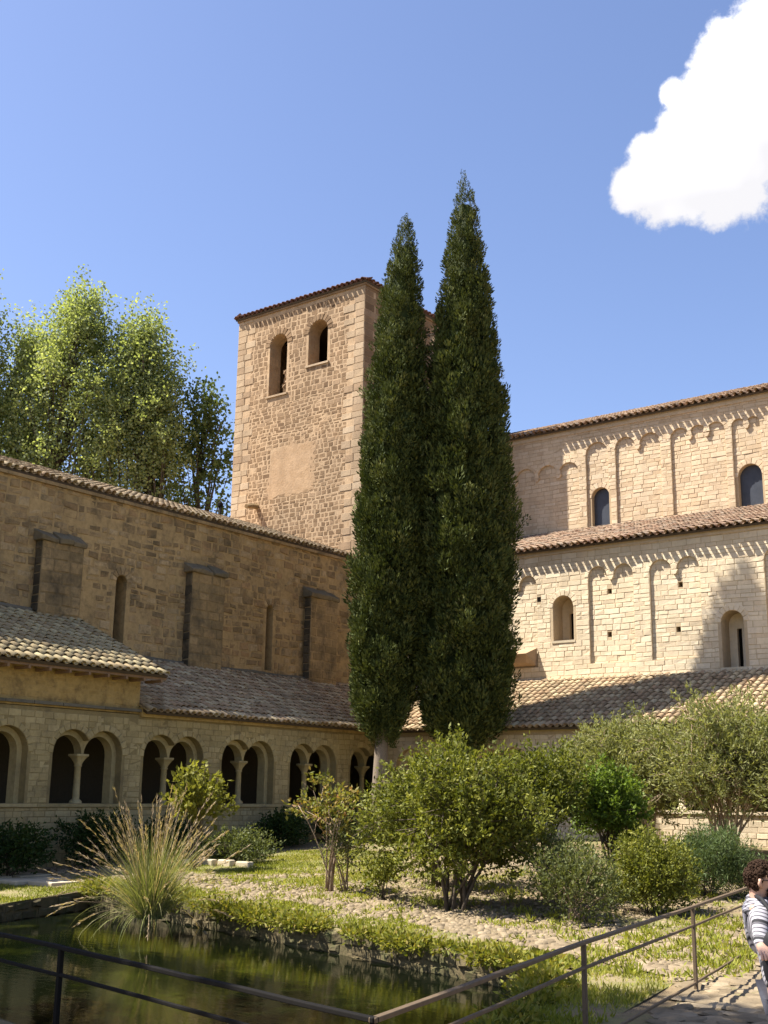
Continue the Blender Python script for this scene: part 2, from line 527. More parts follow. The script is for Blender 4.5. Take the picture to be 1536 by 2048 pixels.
class Pieces:
    """hewn pieces (stones, voussoirs): each one its own solid with chamfered face"""

    def __init__(self):
        self.items = []

    def quad(self, T, P, n0=-0.05, n1=0.015, bev=0.012, rough=0.006, tone=None):
        P = np.asarray(P, float)
        c = P.mean(0)
        d = c - P
        ln = np.linalg.norm(d, axis=1, keepdims=True) + 1e-9
        Pf = P + d / ln * np.minimum(bev * 1.4, ln * 0.45)
        k = len(P)
        nf = n1 + RG.uniform(-rough, rough, k)
        nm = np.full(k, n1 * 0.35)
        V = np.concatenate([T(P[:, 0], np.full(k, n0), P[:, 1]), T(P[:, 0], nm, P[:, 1]), T(Pf[:, 0], nf, Pf[:, 1])])
        F = []
        for a in (0, k):
            for i in range(k):
                j = (i + 1) % k
                F.append((a + i, a + j, a + k + j, a + k + i))
        F.append(tuple(range(2 * k, 3 * k)))
        self.items.append((V, F, random.random() if tone is None else tone))

    def emit(self, name, stuff_name, mat, parent, limit=300):
        sc_ = []
        for V, F, t in self.items:
            c = V.mean(0)
            ext = np.sort(V.max(0) - V.min(0))
            sc_.append(seen_score(c, math.sqrt(max(ext[1] * ext[2], 1e-6))))
        order = np.argsort(-np.array(sc_)) if self.items else []
        n = 0
        rest = []
        for i in order:
            V, F, t = self.items[i]
            if n < limit and sc_[i] > 0:
                mobj(name, V, F, mat, parent, tone=t, centre=True)
                n += 1
            else:
                rest.append(i)
        if rest:
            Vs, Fs, Ts, k = [], [], [], 0
            for i in rest:
                V, F, t = self.items[i]
                Vs.append(V); Ts.append(np.full(len(V), t))
                Fs.extend([tuple(q + k for q in f) for f in F])
                k += len(V)
            mobj(stuff_name, np.concatenate(Vs), Fs, mat, parent, tone=np.concatenate(Ts), kind='stuff')


def block(e, z0, z1):
    if e[0] == 'rect':
        _, a, b, c, d = e
        return (a, b) if z1 > c + 0.02 and z0 < d - 0.02 else None
    _, uc, r, zs, zb = e
    if z1 <= zb + 0.02 or z0 >= zs + r - 0.01:
        return None
    w = r if z0 <= zs else math.sqrt(max(r * r - (z0 - zs) ** 2, 0))
    return (uc - w, uc + w)


def masonry(pc, T, u0, u1, z0, z1, ch, ln, joint, proud, excl=(), nb=0.0, jit=0.008, wave=0.012, bev=0.012, rough=0.006, skip=0.0):
    z = z0
    while z < z1 - 0.04:
        h = random.uniform(*ch)
        if z1 - (z + h) < ch[0] * 0.6:
            h = z1 - z
        zt = z + h
        iv = [(u0, u1)]
        for e in excl:
            b = block(e, z, zt)
            if not b:
                continue
            out = []
            for a, c in iv:
                if b[1] <= a or b[0] >= c:
                    out.append((a, c)); continue
                if b[0] > a: out.append((a, b[0]))
                if b[1] < c: out.append((b[1], c))
            iv = out
        for a, c in iv:
            if c - a < 0.07:
                continue
            u = a
            first = True
            while u < c - 0.02:
                l = random.uniform(*ln) * (random.uniform(0.4, 1) if first else 1)
                first = False
                if c - (u + l) < ln[0] * 0.55:
                    l = c - u
                if random.random() >= skip:
                    g = joint / 2
                    j = lambda: random.uniform(-jit, jit)
                    wv = lambda q: wave * math.sin(q * 0.8 + z * 1.7) + wave * 0.6 * math.sin(q * 2.3 + z)
                    a0, a1 = u + g + abs(j()) , u + l - g - abs(j())
                    P = [(a0 + j() * .5, z + g + wv(a0) + j()), (a1 + j() * .5, z + g + wv(a1) + j()),
                         (a1 + j() * .5, zt - g + wv(a1) + j()), (a0 + j() * .5, zt - g + wv(a0) + j())]
                    pr = random.uniform(*proud)
                    pc.quad(lambda uu, nn, zz: T(uu, np.asarray(nn) + nb, zz), P, n1=pr, bev=bev, rough=rough)
                u += l
        z = zt


def voussoirs(pc, T, uc, zs, r, w, n, nb=0.0, proud=(0.012, 0.02), a0=0.0, a1=PI, joint=0.012):
    for i in range(n):
        b0 = a0 + (a1 - a0) * i / n
        b1 = a0 + (a1 - a0) * (i + 1) / n
        g = joint / 2 / r
        b0 += g; b1 -= g
        w2 = w * random.uniform(0.88, 1.1)
        P = []
        for (rr, b) in ((r + .004, b0), (r + w2, b0), (r + w2, b1), (r + .004, b1)):
            P.append((uc + rr * math.cos(b), zs + rr * math.sin(b)))
        pc.quad(lambda uu, nn, zz: T(uu, np.asarray(nn) + nb, zz), P, n1=random.uniform(*proud))


def tube_vf(pts, radii, sides=6):
    pts = [Vector(p) for p in pts]
    V, F = [], []
    n = len(pts)
    prev = None
    for i, p in enumerate(pts):
        d = (pts[min(i + 1, n - 1)] - pts[max(i - 1, 0)])
        d = d.normalized() if d.length > 1e-9 else Vector((0, 0, 1))
        if prev is None:
            a = d.orthogonal().normalized()
        else:
            a = (prev - d * prev.dot(d))
            a = a.normalized() if a.length > 1e-6 else d.orthogonal().normalized()
        prev = a
        b = d.cross(a)
        for k in range(sides):
            t = 2 * PI * k / sides
            V.append(p + (a * math.cos(t) + b * math.sin(t)) * radii[i])
    for i in range(n - 1):
        for k in range(sides):
            k2 = (k + 1) % sides
            F.append((i * sides + k, i * sides + k2, (i + 1) * sides + k2, (i + 1) * sides + k))
    F.append(tuple(range(sides))[::-1])
    F.append(tuple((n - 1) * sides + k for k in range(sides)))
    return [tuple(v) for v in V], F


class Tubes:
    def __init__(self):
        self.V, self.F = [], []

    def add(self, pts, radii, sides=5):
        V, F = tube_vf(pts, radii, sides)
        k = len(self.V)
        self.V += V
        self.F += [tuple(q + k for q in f) for f in F]

    def build(self, name, mat, parent, **kw):
        return mobj(name, self.V, self.F, mat, parent, smooth=True, **kw)


def lathe(name, prof, c, mat, parent, seg=14):
    V, F = [], []
    for r, z in prof:
        for k in range(seg):
            a = 2 * PI * k / seg
            V.append((c[0] + r * math.cos(a), c[1] + r * math.sin(a), c[2] + z))
    for i in range(len(prof) - 1):
        for k in range(seg):
            k2 = (k + 1) % seg
            F.append((i * seg + k, i * seg + k2, (i + 1) * seg + k2, (i + 1) * seg + k))
    F.append(tuple(range(seg))); F.append(tuple((len(prof) - 1) * seg + k for k in range(seg)))
    return mobj(name, V, F, mat, parent, tone=random.random(), smooth=True)


# ------------------------------------------------------------------ tiled roofs
def tile_template(length=0.46, r0=0.103, r1=0.086, th=0.014, seg=6):
    V, F = [], []
    for (y, r, dz) in ((0, r0, 0.012), (length, r1, 0.0)):
        for rr in (r, r - th):
            for i in range(seg + 1):
                a = PI * i / seg
                V.append((-rr * math.cos(a), y, rr * math.sin(a) * 0.82 + dz))
    s = seg + 1
    for i in range(seg):
        F.append((i, i + 1, 2 * s + i + 1, 2 * s + i))          # outer
        F.append((s + i, 3 * s + i, 3 * s + i + 1, s + i + 1))  # inner
        F.append((i, s + i, s + i + 1, i + 1))                  # lower lip
    return np.array(V, float), np.array(F, int)


TV, TF = tile_template()
TILE_MESH = {}
PV, PF = tile_template(0.44, 0.085, 0.092, 0.012, 5)
PV = PV * np.array([1, 1, -1.0]) + np.array([0, 0, 0.075])


def tiled_roof(name, parent, origin, across, up, width, length, mat, spacing=0.225, exposure=0.31, over=0.16,
               cut=None, limit=300, jitter=0.012, deck_mat=None, slack=0.0):
    """origin: eave corner; across and up: unit vectors; covers laid over channels"""
    across, up = Vector(across).normalized(), Vector(up).normalized()
    nrm = across.cross(up).normalized()
    if nrm.z < 0:
        nrm = -nrm
    origin = Vector(origin)
    dV = [origin, origin + across * width, origin + across * width + up * length, origin + up * length]
    if cut:
        dV = [origin, origin + across * width, origin + across * width * 0.5 + up * length]
    k = len(dV)
    V = [tuple(p - nrm * 0.01) for p in dV] + [tuple(p - nrm * 0.09) for p in dV]
    F = [tuple(range(k)), tuple(range(2 * k - 1, k - 1, -1))] + [(i, (i + 1) % k, (i + 1) % k + k, i + k) for i in range(k)]
    deck = mobj(name, V, F, deck_mat or M['dark_wood'], parent)
    R = np.array([[across.x, up.x, nrm.x], [across.y, up.y, nrm.y], [across.z, up.z, nrm.z]])
    key = mat.name
    if key not in TILE_MESH:
        TILE_MESH[key] = mesh('tile', TV, TF, mat, tone=0.0, smooth=True)
    cols = int(width / spacing)
    rows = int(math.ceil(length / exposure))
    O = np.array(origin)
    A, U_, NN = np.array(across), np.array(up), np.array(nrm)
    items, pans = [], []
    for i in range(cols + 1):
        u = (i + 0.5) * width / (cols + 1)
        wob = 0.02 * math.sin(i * 0.37) + random.uniform(-.008, .008)
        for j in range(rows):
            v = j * exposure - (over + wob if j == 0 else 0)
            if j * exposure + 0.3 > length + 0.1:
                continue
            if cut and not cut(u, v + 0.2):
                continue
            ang = random.gauss(0, jitter * 1.6)
            tilt = random.gauss(0.045, 0.012)
            pos = O + A * (u + random.gauss(0, jitter * .6)) + U_ * (v + random.gauss(0, jitter)) + NN * (0.05 + random.uniform(0, .012) + slack * math.sin(u * 1.1 + v))
            items.append((pos, ang, tilt))
            up2 = O + A * (u + spacing / 2) + U_ * (j * exposure - (over * 0.15 if j == 0 else 0)) + NN * 0.0
            pans.append(up2)

    def mat3(ang, tilt):
        ca, sa, ct, st = math.cos(ang), math.sin(ang), math.cos(tilt), math.sin(-tilt)
        Rz = np.array([[ca, -sa, 0], [sa, ca, 0], [0, 0, 1]])
        Rx = np.array([[1, 0, 0], [0, ct, -st], [0, st, ct]])
        return R @ Rz @ Rx

    sc_ = np.array([seen_score(p, 0.25) for p, a, t in items])
    order = np.argsort(-sc_)
    n = 0
    restV, restT = [], []
    for i in order:
        p, a, t = items[i]
        m3 = mat3(a, t)
        if n < limit and sc_[i] > 0:
            o = bpy.data.objects.new('tile', TILE_MESH[key])
            COL.objects.link(o)
            o.parent = deck
            m4 = Matrix.Identity(4)
            for r_ in range(3):
                for c_ in range(3):
                    m4[r_][c_] = m3[r_, c_]
                m4[r_][3] = p[r_]
            o.matrix_parent_inverse = wmat(deck).inverted()
            o.matrix_basis = m4
            n += 1
        else:
            restV.append(TV @ m3.T + p)
            restT.append(np.full(len(TV), random.random()))
    if restV:
        k = len(TV)
        FF = (TF[None] + (np.arange(len(restV)) * k)[:, None, None]).reshape(-1, 4)
        mobj('distant_tiles', np.concatenate(restV), FF, mat, deck, tone=np.concatenate(restT), smooth=True, kind='stuff')
    if pans:
        m3 = mat3(0, 0.03)
        pv = [PV @ m3.T + p for p in pans]
        k = len(PV)
        FF = (PF[None] + (np.arange(len(pv)) * k)[:, None, None]).reshape(-1, 4)
        mobj('channel_tiles', np.concatenate(pv), FF, mat, deck, tone=np.repeat(RG.random(len(pv)), k), smooth=True, kind='stuff')
    return deck


# ------------------------------------------------------------------ ground, pond, paths
def gz(x, y):
    return 0.8 * np.clip((np.asarray(y, float) - 15) / 18, 0, 1) + 0 * np.asarray(x, float)


POND = [(-20.0, 16.55), (-17.4, 16.15), (-14.4, 15.4), (-10.5, 14.35), (-7.7, 13.55), (-6.9, 12.2), (-6.2, 10.6), (-5.4, 8.2),
        (-4.95, 6.45), (-8.6, 7.0), (-13.0, 7.8), (-18.0, 8.8), (-18.6, 11.0), (-19.3, 14.0)]


def inside(poly, x, y):
    c = False
    n = len(poly)
    for i in range(n):
        x1, y1 = poly[i]; x2, y2 = poly[(i + 1) % n]
        if (y1 > y) != (y2 > y) and x < (x2 - x1) * (y - y1) / (y2 - y1) + x1:
            c = not c
    return c


def build_ground():
    pts = [Vector(p) for p in POND]
    n = len(pts)
    edges = [(i, (i + 1) % n) for i in range(n)]
    for x in np.arange(-30, 12.1, 0.6):
        for y in np.arange(-6, 36.1, 0.6):
            px_, py_ = x + RG.uniform(-.12, .12), y + RG.uniform(-.12, .12)
            if not inside(POND, px_, py_):
                pts.append(Vector((px_, py_)))
    for rr in (60, 120, 300, 800, 2000):
        for k in range(24):
            a = 2 * PI * k / 24
            pts.append(Vector((rr * math.cos(a) - 10, rr * math.sin(a) + 15)))
    res = delaunay_2d_cdt(pts, edges, [], 0, 1e-5)
    vo, fo = res[0], res[2]
    V = []
    for v in vo:
        z = float(gz(v.x, v.y))
        if abs(v.x) < 35 and -8 < v.y < 40:
            z += 0.025 * math.sin(v.x * 1.7 + v.y) * math.sin(v.y * 1.3)
        if any(abs(v.x - q[0]) + abs(v.y - q[1]) < 0.02 for q in POND):
            z = float(gz(v.x, v.y))
        V.append((v.x, v.y, z))
    F = []
    for f in fo:
        c = sum((vo[i] for i in f), Vector((0, 0))) / len(f)
        if not inside(POND, c.x, c.y):
            F.append(tuple(f))
    o = mobj('ground', V, F, M['soil'], None, tone=0.0, smooth=True, kind='structure')
    tag(o, 'dry pebbly earth of the cloister garden')


build_ground()
wv = [(x, y, -0.30) for x, y in POND]
wo = mobj('water', [(x * 1.0, y, z) for x, y, z in wv], [tuple(range(len(wv)))], M['pond_water'], None, kind='structure')
tag(wo, 'dark still water of the garden pond')


def pond_wall():
    t = thing('pond_wall', (-12, 12, -0.6), 'low mossy stone bank around the dark pond', 'bank')
    n = len(POND)
    V, F = [], []
    for (x, y) in POND:
        z = float(gz(x, y))
        V += [(x, y, z + 0.01), (x, y, -0.7)]
    for i in range(n):
        j = (i + 1) % n
        F.append((2 * i, 2 * j, 2 * j + 1, 2 * i + 1))
    mobj('bank_wall', V, F, M['bank_stone'], t, tone=0.3)
    pc = Pieces()
    cx = sum(p[0] for p in POND) / n; cy = sum(p[1] for p in POND) / n
    for i in range(n):
        x0, y0 = POND[i]; x1, y1 = POND[(i + 1) % n]
        L_ = math.hypot(x1 - x0, y1 - y0)
        dx, dy = (x1 - x0) / L_, (y1 - y0) / L_
        nx, ny = -dy, dx
        if nx * (cx - x0) + ny * (cy - y0) < 0:
            nx, ny = -nx, -ny
        T = lambda u, nn, z, x0=x0, y0=y0, dx=dx, dy=dy, nx=nx, ny=ny: np.stack(
            [x0 + dx * np.asarray(u) + nx * np.asarray(nn), y0 + dy * np.asarray(u) + ny * np.asarray(nn), np.asarray(z, float)], -1)
        masonry(pc, T, 0, L_, -0.5, float(gz(x0, y0)) - 0.0, (0.13, 0.2), (0.25, 0.55), 0.03, (0.0, 0.06), jit=0.03, bev=0.04, rough=0.02, wave=.02, skip=.1)
    pc.emit('bank_stone', 'small_bank_stones', M['bank_stone'], t)


pond_wall()


def strip_mesh(centre, width, lift, step=0.5):
    """a ribbon lying on the terrain"""
    pts = []
    for i in range(len(centre) - 1):
        a, b = Vector(centre[i]), Vector(centre[i + 1])
        n = max(1, int((b - a).length / step))
        for k in range(n):
            pts.append(a + (b - a) * k / n)
    pts.append(Vector(centre[-1]))
    V, F = [], []
    m = 5
    for i, p in enumerate(pts):
        d = (pts[min(i + 1, len(pts) - 1)] - pts[max(i - 1, 0)]).normalized()
        nrm = Vector((-d.y, d.x))
        for k in range(m):
            s = (k / (m - 1) - 0.5) * width * (1 + 0.12 * math.sin(i * 1.3 + k))
            q = p + nrm * s
            V.append((q.x, q.y, float(gz(q.x, q.y)) + lift + 0.025 * abs(math.sin(q.x * 1.7 + q.y) * math.sin(q.y * 1.3))))
        if i:
            for k in range(m - 1):
                F.append(((i - 1) * m + k, (i - 1) * m + k + 1, i * m + k + 1, i * m + k))
    return V, F, pts


def pebble_template(seg=6):
    V = [(0, 0, 1.0)]
    for k in range(seg):
        a = 2 * PI * k / seg
        V.append((0.72 * math.cos(a), 0.72 * math.sin(a), 0.78))
    for k in range(seg):
        a = 2 * PI * k / seg
        V.append((math.cos(a), math.sin(a), 0.0))
    F = []
    for k in range(seg):
        k2 = (k + 1) % seg
        F.append((0, 1 + k, 1 + k2, 1 + k2))
        F.append((1 + k, 1 + seg + k, 1 + seg + k2, 1 + k2))
    F = [tuple(dict.fromkeys(f)) for f in F]
    return np.array(V, float), F


def cobbles(parent, spots, size, name='cobble', stuff='small_cobbles', limit=300, elong=1.4, flat=0.45):
    V0, F0 = pebble_template()
    pool = []
    for k in range(6):
        Vk = V0 * (1 + RG.uniform(-.2, .2, V0.shape))
        pool.append((Vk, mesh('cobble', Vk, F0, M['cobble'], tone=0.0, smooth=True)))
    dat = []
    for (x, y) in spots:
        s = random.uniform(*size)
        z = float(gz(x, y)) + 0.012
        dat.append((x, y, z, s, random.uniform(0, PI), random.randrange(6), seen_score((x, y, z), s)))
    dat.sort(key=lambda d: -d[6])
    Vs, Fs, Ts, k = [], [], [], 0
    for i, (x, y, z, s, a, q, scr) in enumerate(dat):
        sx, sy, sz = s * elong / 2, s / 2, s * flat * 0.55
        if i < limit and scr > 0:
            o = bpy.data.objects.new(name, pool[q][1])
            o.rotation_euler = (random.gauss(0, .06), random.gauss(0, .06), a)
            o.scale = (sx, sy, sz)
            COL.objects.link(o)
            o.location = (x, y, z)
            o.parent = parent
            o.matrix_parent_inverse = wmat(parent).inverted()
        else:
            V = pool[q][0] * np.array([sx, sy, sz])
            ca, sa = math.cos(a), math.sin(a)
            V = np.stack([V[:, 0] * ca - V[:, 1] * sa + x, V[:, 0] * sa + V[:, 1] * ca + y, V[:, 2] + z], -1)
            Vs.append(V); Ts.append(np.full(len(V), random.random()))
            Fs.extend([tuple(w + k for w in f) for f in F0])
            k += len(V)
    if Vs:
        mobj(stuff, np.concatenate(Vs), Fs, M['cobble'], parent, tone=np.concatenate(Ts), smooth=True, kind='stuff')


def scatter(poly, spacing, keep=None):
    xs = [p[0] for p in poly]; ys = [p[1] for p in poly]
    out = []
    row = 0
    y = min(ys)
    while y < max(ys):
        x = min(xs) + (spacing * 0.5 if row % 2 else 0)
        while x < max(xs):
            q = (x + random.uniform(-.28, .28) * spacing, y + random.uniform(-.28, .28) * spacing)
            if inside(poly, *q) and (keep is None or keep(*q)):
                out.append(q)
            x += spacing
        y += spacing * 0.86
        row += 1
    return out


# walkway beside the railing
WALK = [(-3.85, 2.0), (-4.1, 5.2), (-4.75, 8.7), (-5.4, 12.2), (-5.9, 13.8), (-8.6, 15.2), (-9.0, 16.5), (-7.6, 17.6), (-7.0, 19.5), (-4.0, 20.2), (3.5, 20.5), (3.5, 2.0)]


def flat_area(name, poly, mat, lift, label, step=0.7):
    pts = [Vector(p) for p in poly]
    n = len(pts)
    edges = [(i, (i + 1) % n) for i in range(n)]
    xs = [p[0] for p in poly]; ys = [p[1] for p in poly]
    for x in np.arange(min(xs), max(xs), step):
        for y in np.arange(min(ys), max(ys), step):
            if inside(poly, x, y):
                pts.append(Vector((x, y)))
    res = delaunay_2d_cdt(pts, edges, [], 1, 1e-5)
    V = [(v.x, v.y, float(gz(v.x, v.y)) + lift + 0.025 * abs(math.sin(v.x * 1.7 + v.y) * math.sin(v.y * 1.3))) for v in res[0]]
    o = mobj(name, V, [tuple(f) for f in res[2]], mat, None, tone=0.0, smooth=True, kind='structure')
    tag(o, label)
    return o


walk = flat_area('pavement', WALK, M['path_earth'], 0.006, 'walkway of irregular pale cobbles beside the iron railing')
cobbles(walk, scatter(WALK, 0.235, lambda x, y: y > 4), (0.19, 0.30), elong=1.5, flat=0.2)
PATHC = [(-24.2, 19.6), (-20.6, 19.0), (-17.2, 18.2), (-14.0, 17.5), (-11.2, 16.75), (-8.9, 15.95), (-6.4, 15.2)]
pv, pf, pp = strip_mesh(PATHC, 1.35, 0.006)
path = mobj('path', pv, pf, M['path_earth'], None, tone=0.0, smooth=True, kind='structure')
tag(path, 'pebbled path running behind the pond')
spots = []
for q in pp:
    for k in range(62):
        spots.append((q.x + random.uniform(-.4, .4), q.y + random.gauss(.1, .62)))
cobbles(path, spots, (0.07, 0.14), stuff='small_pebbles', name='pebble', elong=1.3, flat=0.6)
gr_sp = [(random.uniform(-16.5, -6.2), random.uniform(15.2, 24.5)) for k in range(5500)]
gr_sp = [q for q in gr_sp if not inside(POND, *q) and not inside(WALK, *q)]
V0_, F0_ = pebble_template(5)
Vg, Fg, Tg, kk = [], [], [], 0
for (x, y) in gr_sp:
    s_ = random.uniform(.022, .05)
    a_ = random.uniform(0, PI)
    ca, sa = math.cos(a_), math.sin(a_)
    Vk = V0_ * np.array([s_ * 1.2, s_, s_ * .6])
    Vg.append(np.stack([Vk[:, 0] * ca - Vk[:, 1] * sa + x, Vk[:, 0] * sa + Vk[:, 1] * ca + y, Vk[:, 2] + float(gz(x, y)) + .012], -1))
    Tg.append(np.full(len(V0_), random.random()))
    Fg.extend([tuple(w + kk for w in f) for f in F0_]); kk += len(V0_)
gvo = mobj('gravel', np.concatenate(Vg), Fg, M['cobble'], None, tone=np.concatenate(Tg), smooth=True, kind='stuff')
tag(gvo, 'beige gravel strewn over the bare earth under the shrubs')
PATH2 = [(-21.6, 17.6), (-19.0, 19.6), (-17.6, 21.4), (-16.4, 23.5), (-14.6, 26.5)]
pv, pf, pp = strip_mesh(PATH2, 0.8, 0.007)
path2 = mobj('path', pv, pf, M['path_earth'], None, tone=0.0, smooth=True, kind='structure')
tag(path2, 'narrow pale pebble path crossing the lawn')
cobbles(path2, [(q.x + random.uniform(-.4, .4), q.y + random.uniform(-.3, .3)) for q in pp for k in range(30)], (0.07, 0.13),
        stuff='small_pebbles', name='pebble', elong=1.3, flat=0.6, limit=150)
# stone slabs by the shaded beds
sl = thing('stone_paving', (-22.8, 17.4, 0.05), 'pale stone slabs lying in the sun by the shaded bed', 'paving')
for (x0, x1, y0, y1) in ((-24.3, -23.3, 16.3, 17.1), (-23.25, -22.2, 16.35, 17.15), (-24.2, -23.2, 17.2, 18.1), (-23.15, -22.0, 17.2, 18.0), (-23.6, -22.4, 18.1, 18.9), (-22.15, -21.3, 16.6, 17.5)):
    box('slab', x0, x1 - .04, y0, y1 - .04, 0.0, 0.13 + random.uniform(0, .04), M['limestone'], sl, bev=0.02)

# ------------------------------------------------------------------ arcaded cloister galleries
SILL, SPRING = 1.73, 2.98
RO, RI = 0.62, 0.48
PER, PAIRW = 3.025, 2.27


def gallery(T, label, u_start, n_pairs, u_min, u_max, stone, mortar):
    """T(u, n, z) world map; wall face at n = 0, garden at n > 0"""
    base = T(np.array([(u_min + u_max) / 2]), np.array([0.0]), np.array([0.0]))[0]
    t = thing('cloister_gallery', tuple(base), label, 'gallery', 'arcaded galleries of the cloister')
    holes_o, holes_i, ex, cen = [], [], [], []
    for k in range(n_pairs):
        y0 = u_start + PER * k
        c1, c2, cm = y0 + RO, y0 + PAIRW - RO, y0 + PAIRW / 2
        th = math.acos((cm - c1) / RO)
        p = [(y0, SILL), (y0 + PAIRW, SILL)]
        for i in range(13):
            a = (PI - th) * i / 12
            p.append((c2 + RO * math.cos(a), SPRING + RO * math.sin(a)))
        for i in range(1, 13):
            a = th + (PI - th) * i / 12
            p.append((c1 + RO * math.cos(a), SPRING + RO * math.sin(a)))
        holes_o.append(p)
        q = [(c1 - RI, SILL), (c2 + RI, SILL)]
        q += [(c2 + RI * math.cos(PI * i / 12), SPRING + RI * math.sin(PI * i / 12)) for i in range(13)]
        q += [(c1 + RI * math.cos(PI * i / 12), SPRING + RI * math.sin(PI * i / 12)) for i in range(13)]
        holes_i.append(q)
        ex += [('arch', c1, RO + 0.15, SPRING, SILL), ('arch', c2, RO + 0.15, SPRING, SILL), ('rect', y0 - .01, y0 + PAIRW + .01, SILL, SPRING)]
        cen.append((c1, c2, cm))
    top = 4.1
    V, F = plate(T, rect(u_min, u_max, -0.3, top), holes_o, 0.0, 0.24)
    wall = mobj('arcade_wall', V, F, mortar, t, tone=0.2)
    V, F = plate(T, rect(u_min, u_max, -0.3, top), holes_i, -0.241, 0.3)
    mobj('arch_order', V, F, stone, t, tone=0.45)
    pc = Pieces()
    masonry(pc, T, u_min, u_max, 0.0, SILL - 0.09, (0.13, 0.2), (0.22, 0.5), 0.016, (0.004, 0.016))
    masonry(pc, T, u_min, u_max, SILL + .02, 4.0, (0.12, 0.18), (0.2, 0.42), 0.013, (0.002, 0.011),
            excl=[(e[0], e[1], e[2] - 0.07, e[3], e[4]) if e[0] == 'arch' else e for e in ex])
    for (c1, c2, cm) in cen:
        th = math.acos((cm - c1) / RO)
        voussoirs(pc, T, c2, SPRING, RO, 0.17, 9, a0=0, a1=PI - th * 1.12, proud=(0.016, 0.024))
        voussoirs(pc, T, c1, SPRING, RO, 0.17, 9, a0=th * 1.12, a1=PI, proud=(0.016, 0.024))
    pc.emit('stone', 'distant_stones', stone, wall)
    # sill course, one long slab per bay
    for k in range(n_pairs):
        y0 = u_start + PER * k - 0.375
        a, b = max(y0, u_min), min(y0 + PER - 0.01, u_max)
        Vb = []
        for z in (SILL - 0.085, SILL - 0.004):
            for (u, n) in ((a, -0.56), (b, -0.56), (b, 0.05), (a, 0.05)):
                Vb.append(T(np.array([u]), np.array([n]), np.array([z]))[0])
        mobj('sill', np.array(Vb), [(3, 2, 1, 0), (4, 5, 6, 7), (0, 1, 5, 4), (1, 2, 6, 5), (2, 3, 7, 6), (3, 0, 4, 7)], stone, t, tone=random.random(), centre=True)
    for (c1, c2, cm) in cen:
        c = T(np.array([cm]), np.array([-0.39]), np.array([0.0]))[0]
        col = lathe('column', [(0.165, SILL - .005), (0.165, SILL + 0.05), (0.14, SILL + 0.08), (0.095, SILL + 0.11), (0.088, 2.2), (0.083, 2.66), (0.105, 2.675), (0.105, 2.70), (0.085, 2.71)], c, stone, t)
        # capital: flares from round shaft to square impost
        Vc, Fc = [], []
        for (r, z, sq) in ((0.088, 2.70, 0), (0.11, 2.78, 0.3), (0.155, 2.88, 0.8), (0.19, 2.93, 1), (0.20, 2.935, 1), (0.20, 2.99, 1)):
            for k in range(16):
                a = 2 * PI * k / 16
                s = 1 / max(abs(math.cos(a)), abs(math.sin(a)))
                rr = r * ((1 - sq) + sq * min(s, 1.32))
                Vc.append((c[0] + rr * math.cos(a), c[1] + rr * math.sin(a), z))
        for i in range(5):
            for k in range(16):
                Fc.append((i * 16 + k, i * 16 + (k + 1) % 16, (i + 1) * 16 + (k + 1) % 16, (i + 1) * 16 + k))
        Fc.append(tuple(5 * 16 + k for k in range(16)))
        mobj('capital', Vc, Fc, stone, col, tone=random.random())
    return t, wall


TW = E_(-25.0)
wg, wgw = gallery(TW, 'long shaded gallery of paired arches under a low grey tile roof', 19.17 - PER * 3, 8, 9.0, 33.3, M['gallery_stone'], M['gallery_mortar'])
TN = S_(33.3)
ng, ngw = gallery(TN, 'sunlit gallery under the church, its arches mostly hidden behind shrubs', -24.6, 8, -24.98, 0.5, M['aisle_stone'], M['aisle_mortar'])
# floors behind the arcades
box('floor', -28.55, -25.55, 9.0, 33.8, 0.9, 1.02, M['gallery_shade'], wg)
box('floor', -28.5, 0.5, 33.86, 36.8, 0.9, 1.02, M['gallery_shade'], ng)

box('back_wall', -28.56, -28.5, 9.0, 33.8, 1.0, 5.7, M['gallery_shade'], wg)  # dark lining added before the wing wall to deepen the arcade's shade
box('back_wall', -29.0, 0.5, 36.78, 36.86, 0.0, 5.5, M['gallery_shade'], ng)
box('wall_plate', -24.7, 0.5, 33.28, 33.7, 4.1, 4.33, M['gallery_stone'], ng)
box('end_wall', -25.5, -25.02, 33.32, 36.8, 0.0, 4.3, M['gallery_shade'], ng)

# raised stretch of the gallery, at the left
pcr = Pieces()
V, F = plate(TW, rect(9.0, 21.95, 4.12, 5.28), [], -0.02, 0.5)
rs = mobj('raised_wall', V, F, M['rubble_render'], wg, tone=0.1)
masonry(pcr, TW, 9.0, 21.93, 4.3, 5.2, (0.12, 0.22), (0.18, 0.45), 0.05, (0.004, 0.014), nb=-0.02, jit=0.02, skip=0.25, bev=0.02)
pcr.emit('stone', 'distant_stones', M['rubble_render'], rs, limit=120)
# string course of dark slabs
u = 9.0
while u < 22.0:
    l = random.uniform(0.6, 1.1)
    e = min(u + l, 22.05)
    box('string_course', -25.3, -24.9 + random.uniform(-.01, .012), u + .006, e - .006, 4.17, 4.245 + random.uniform(-.006, .006), M['lead_grey'], wg)
    u += l
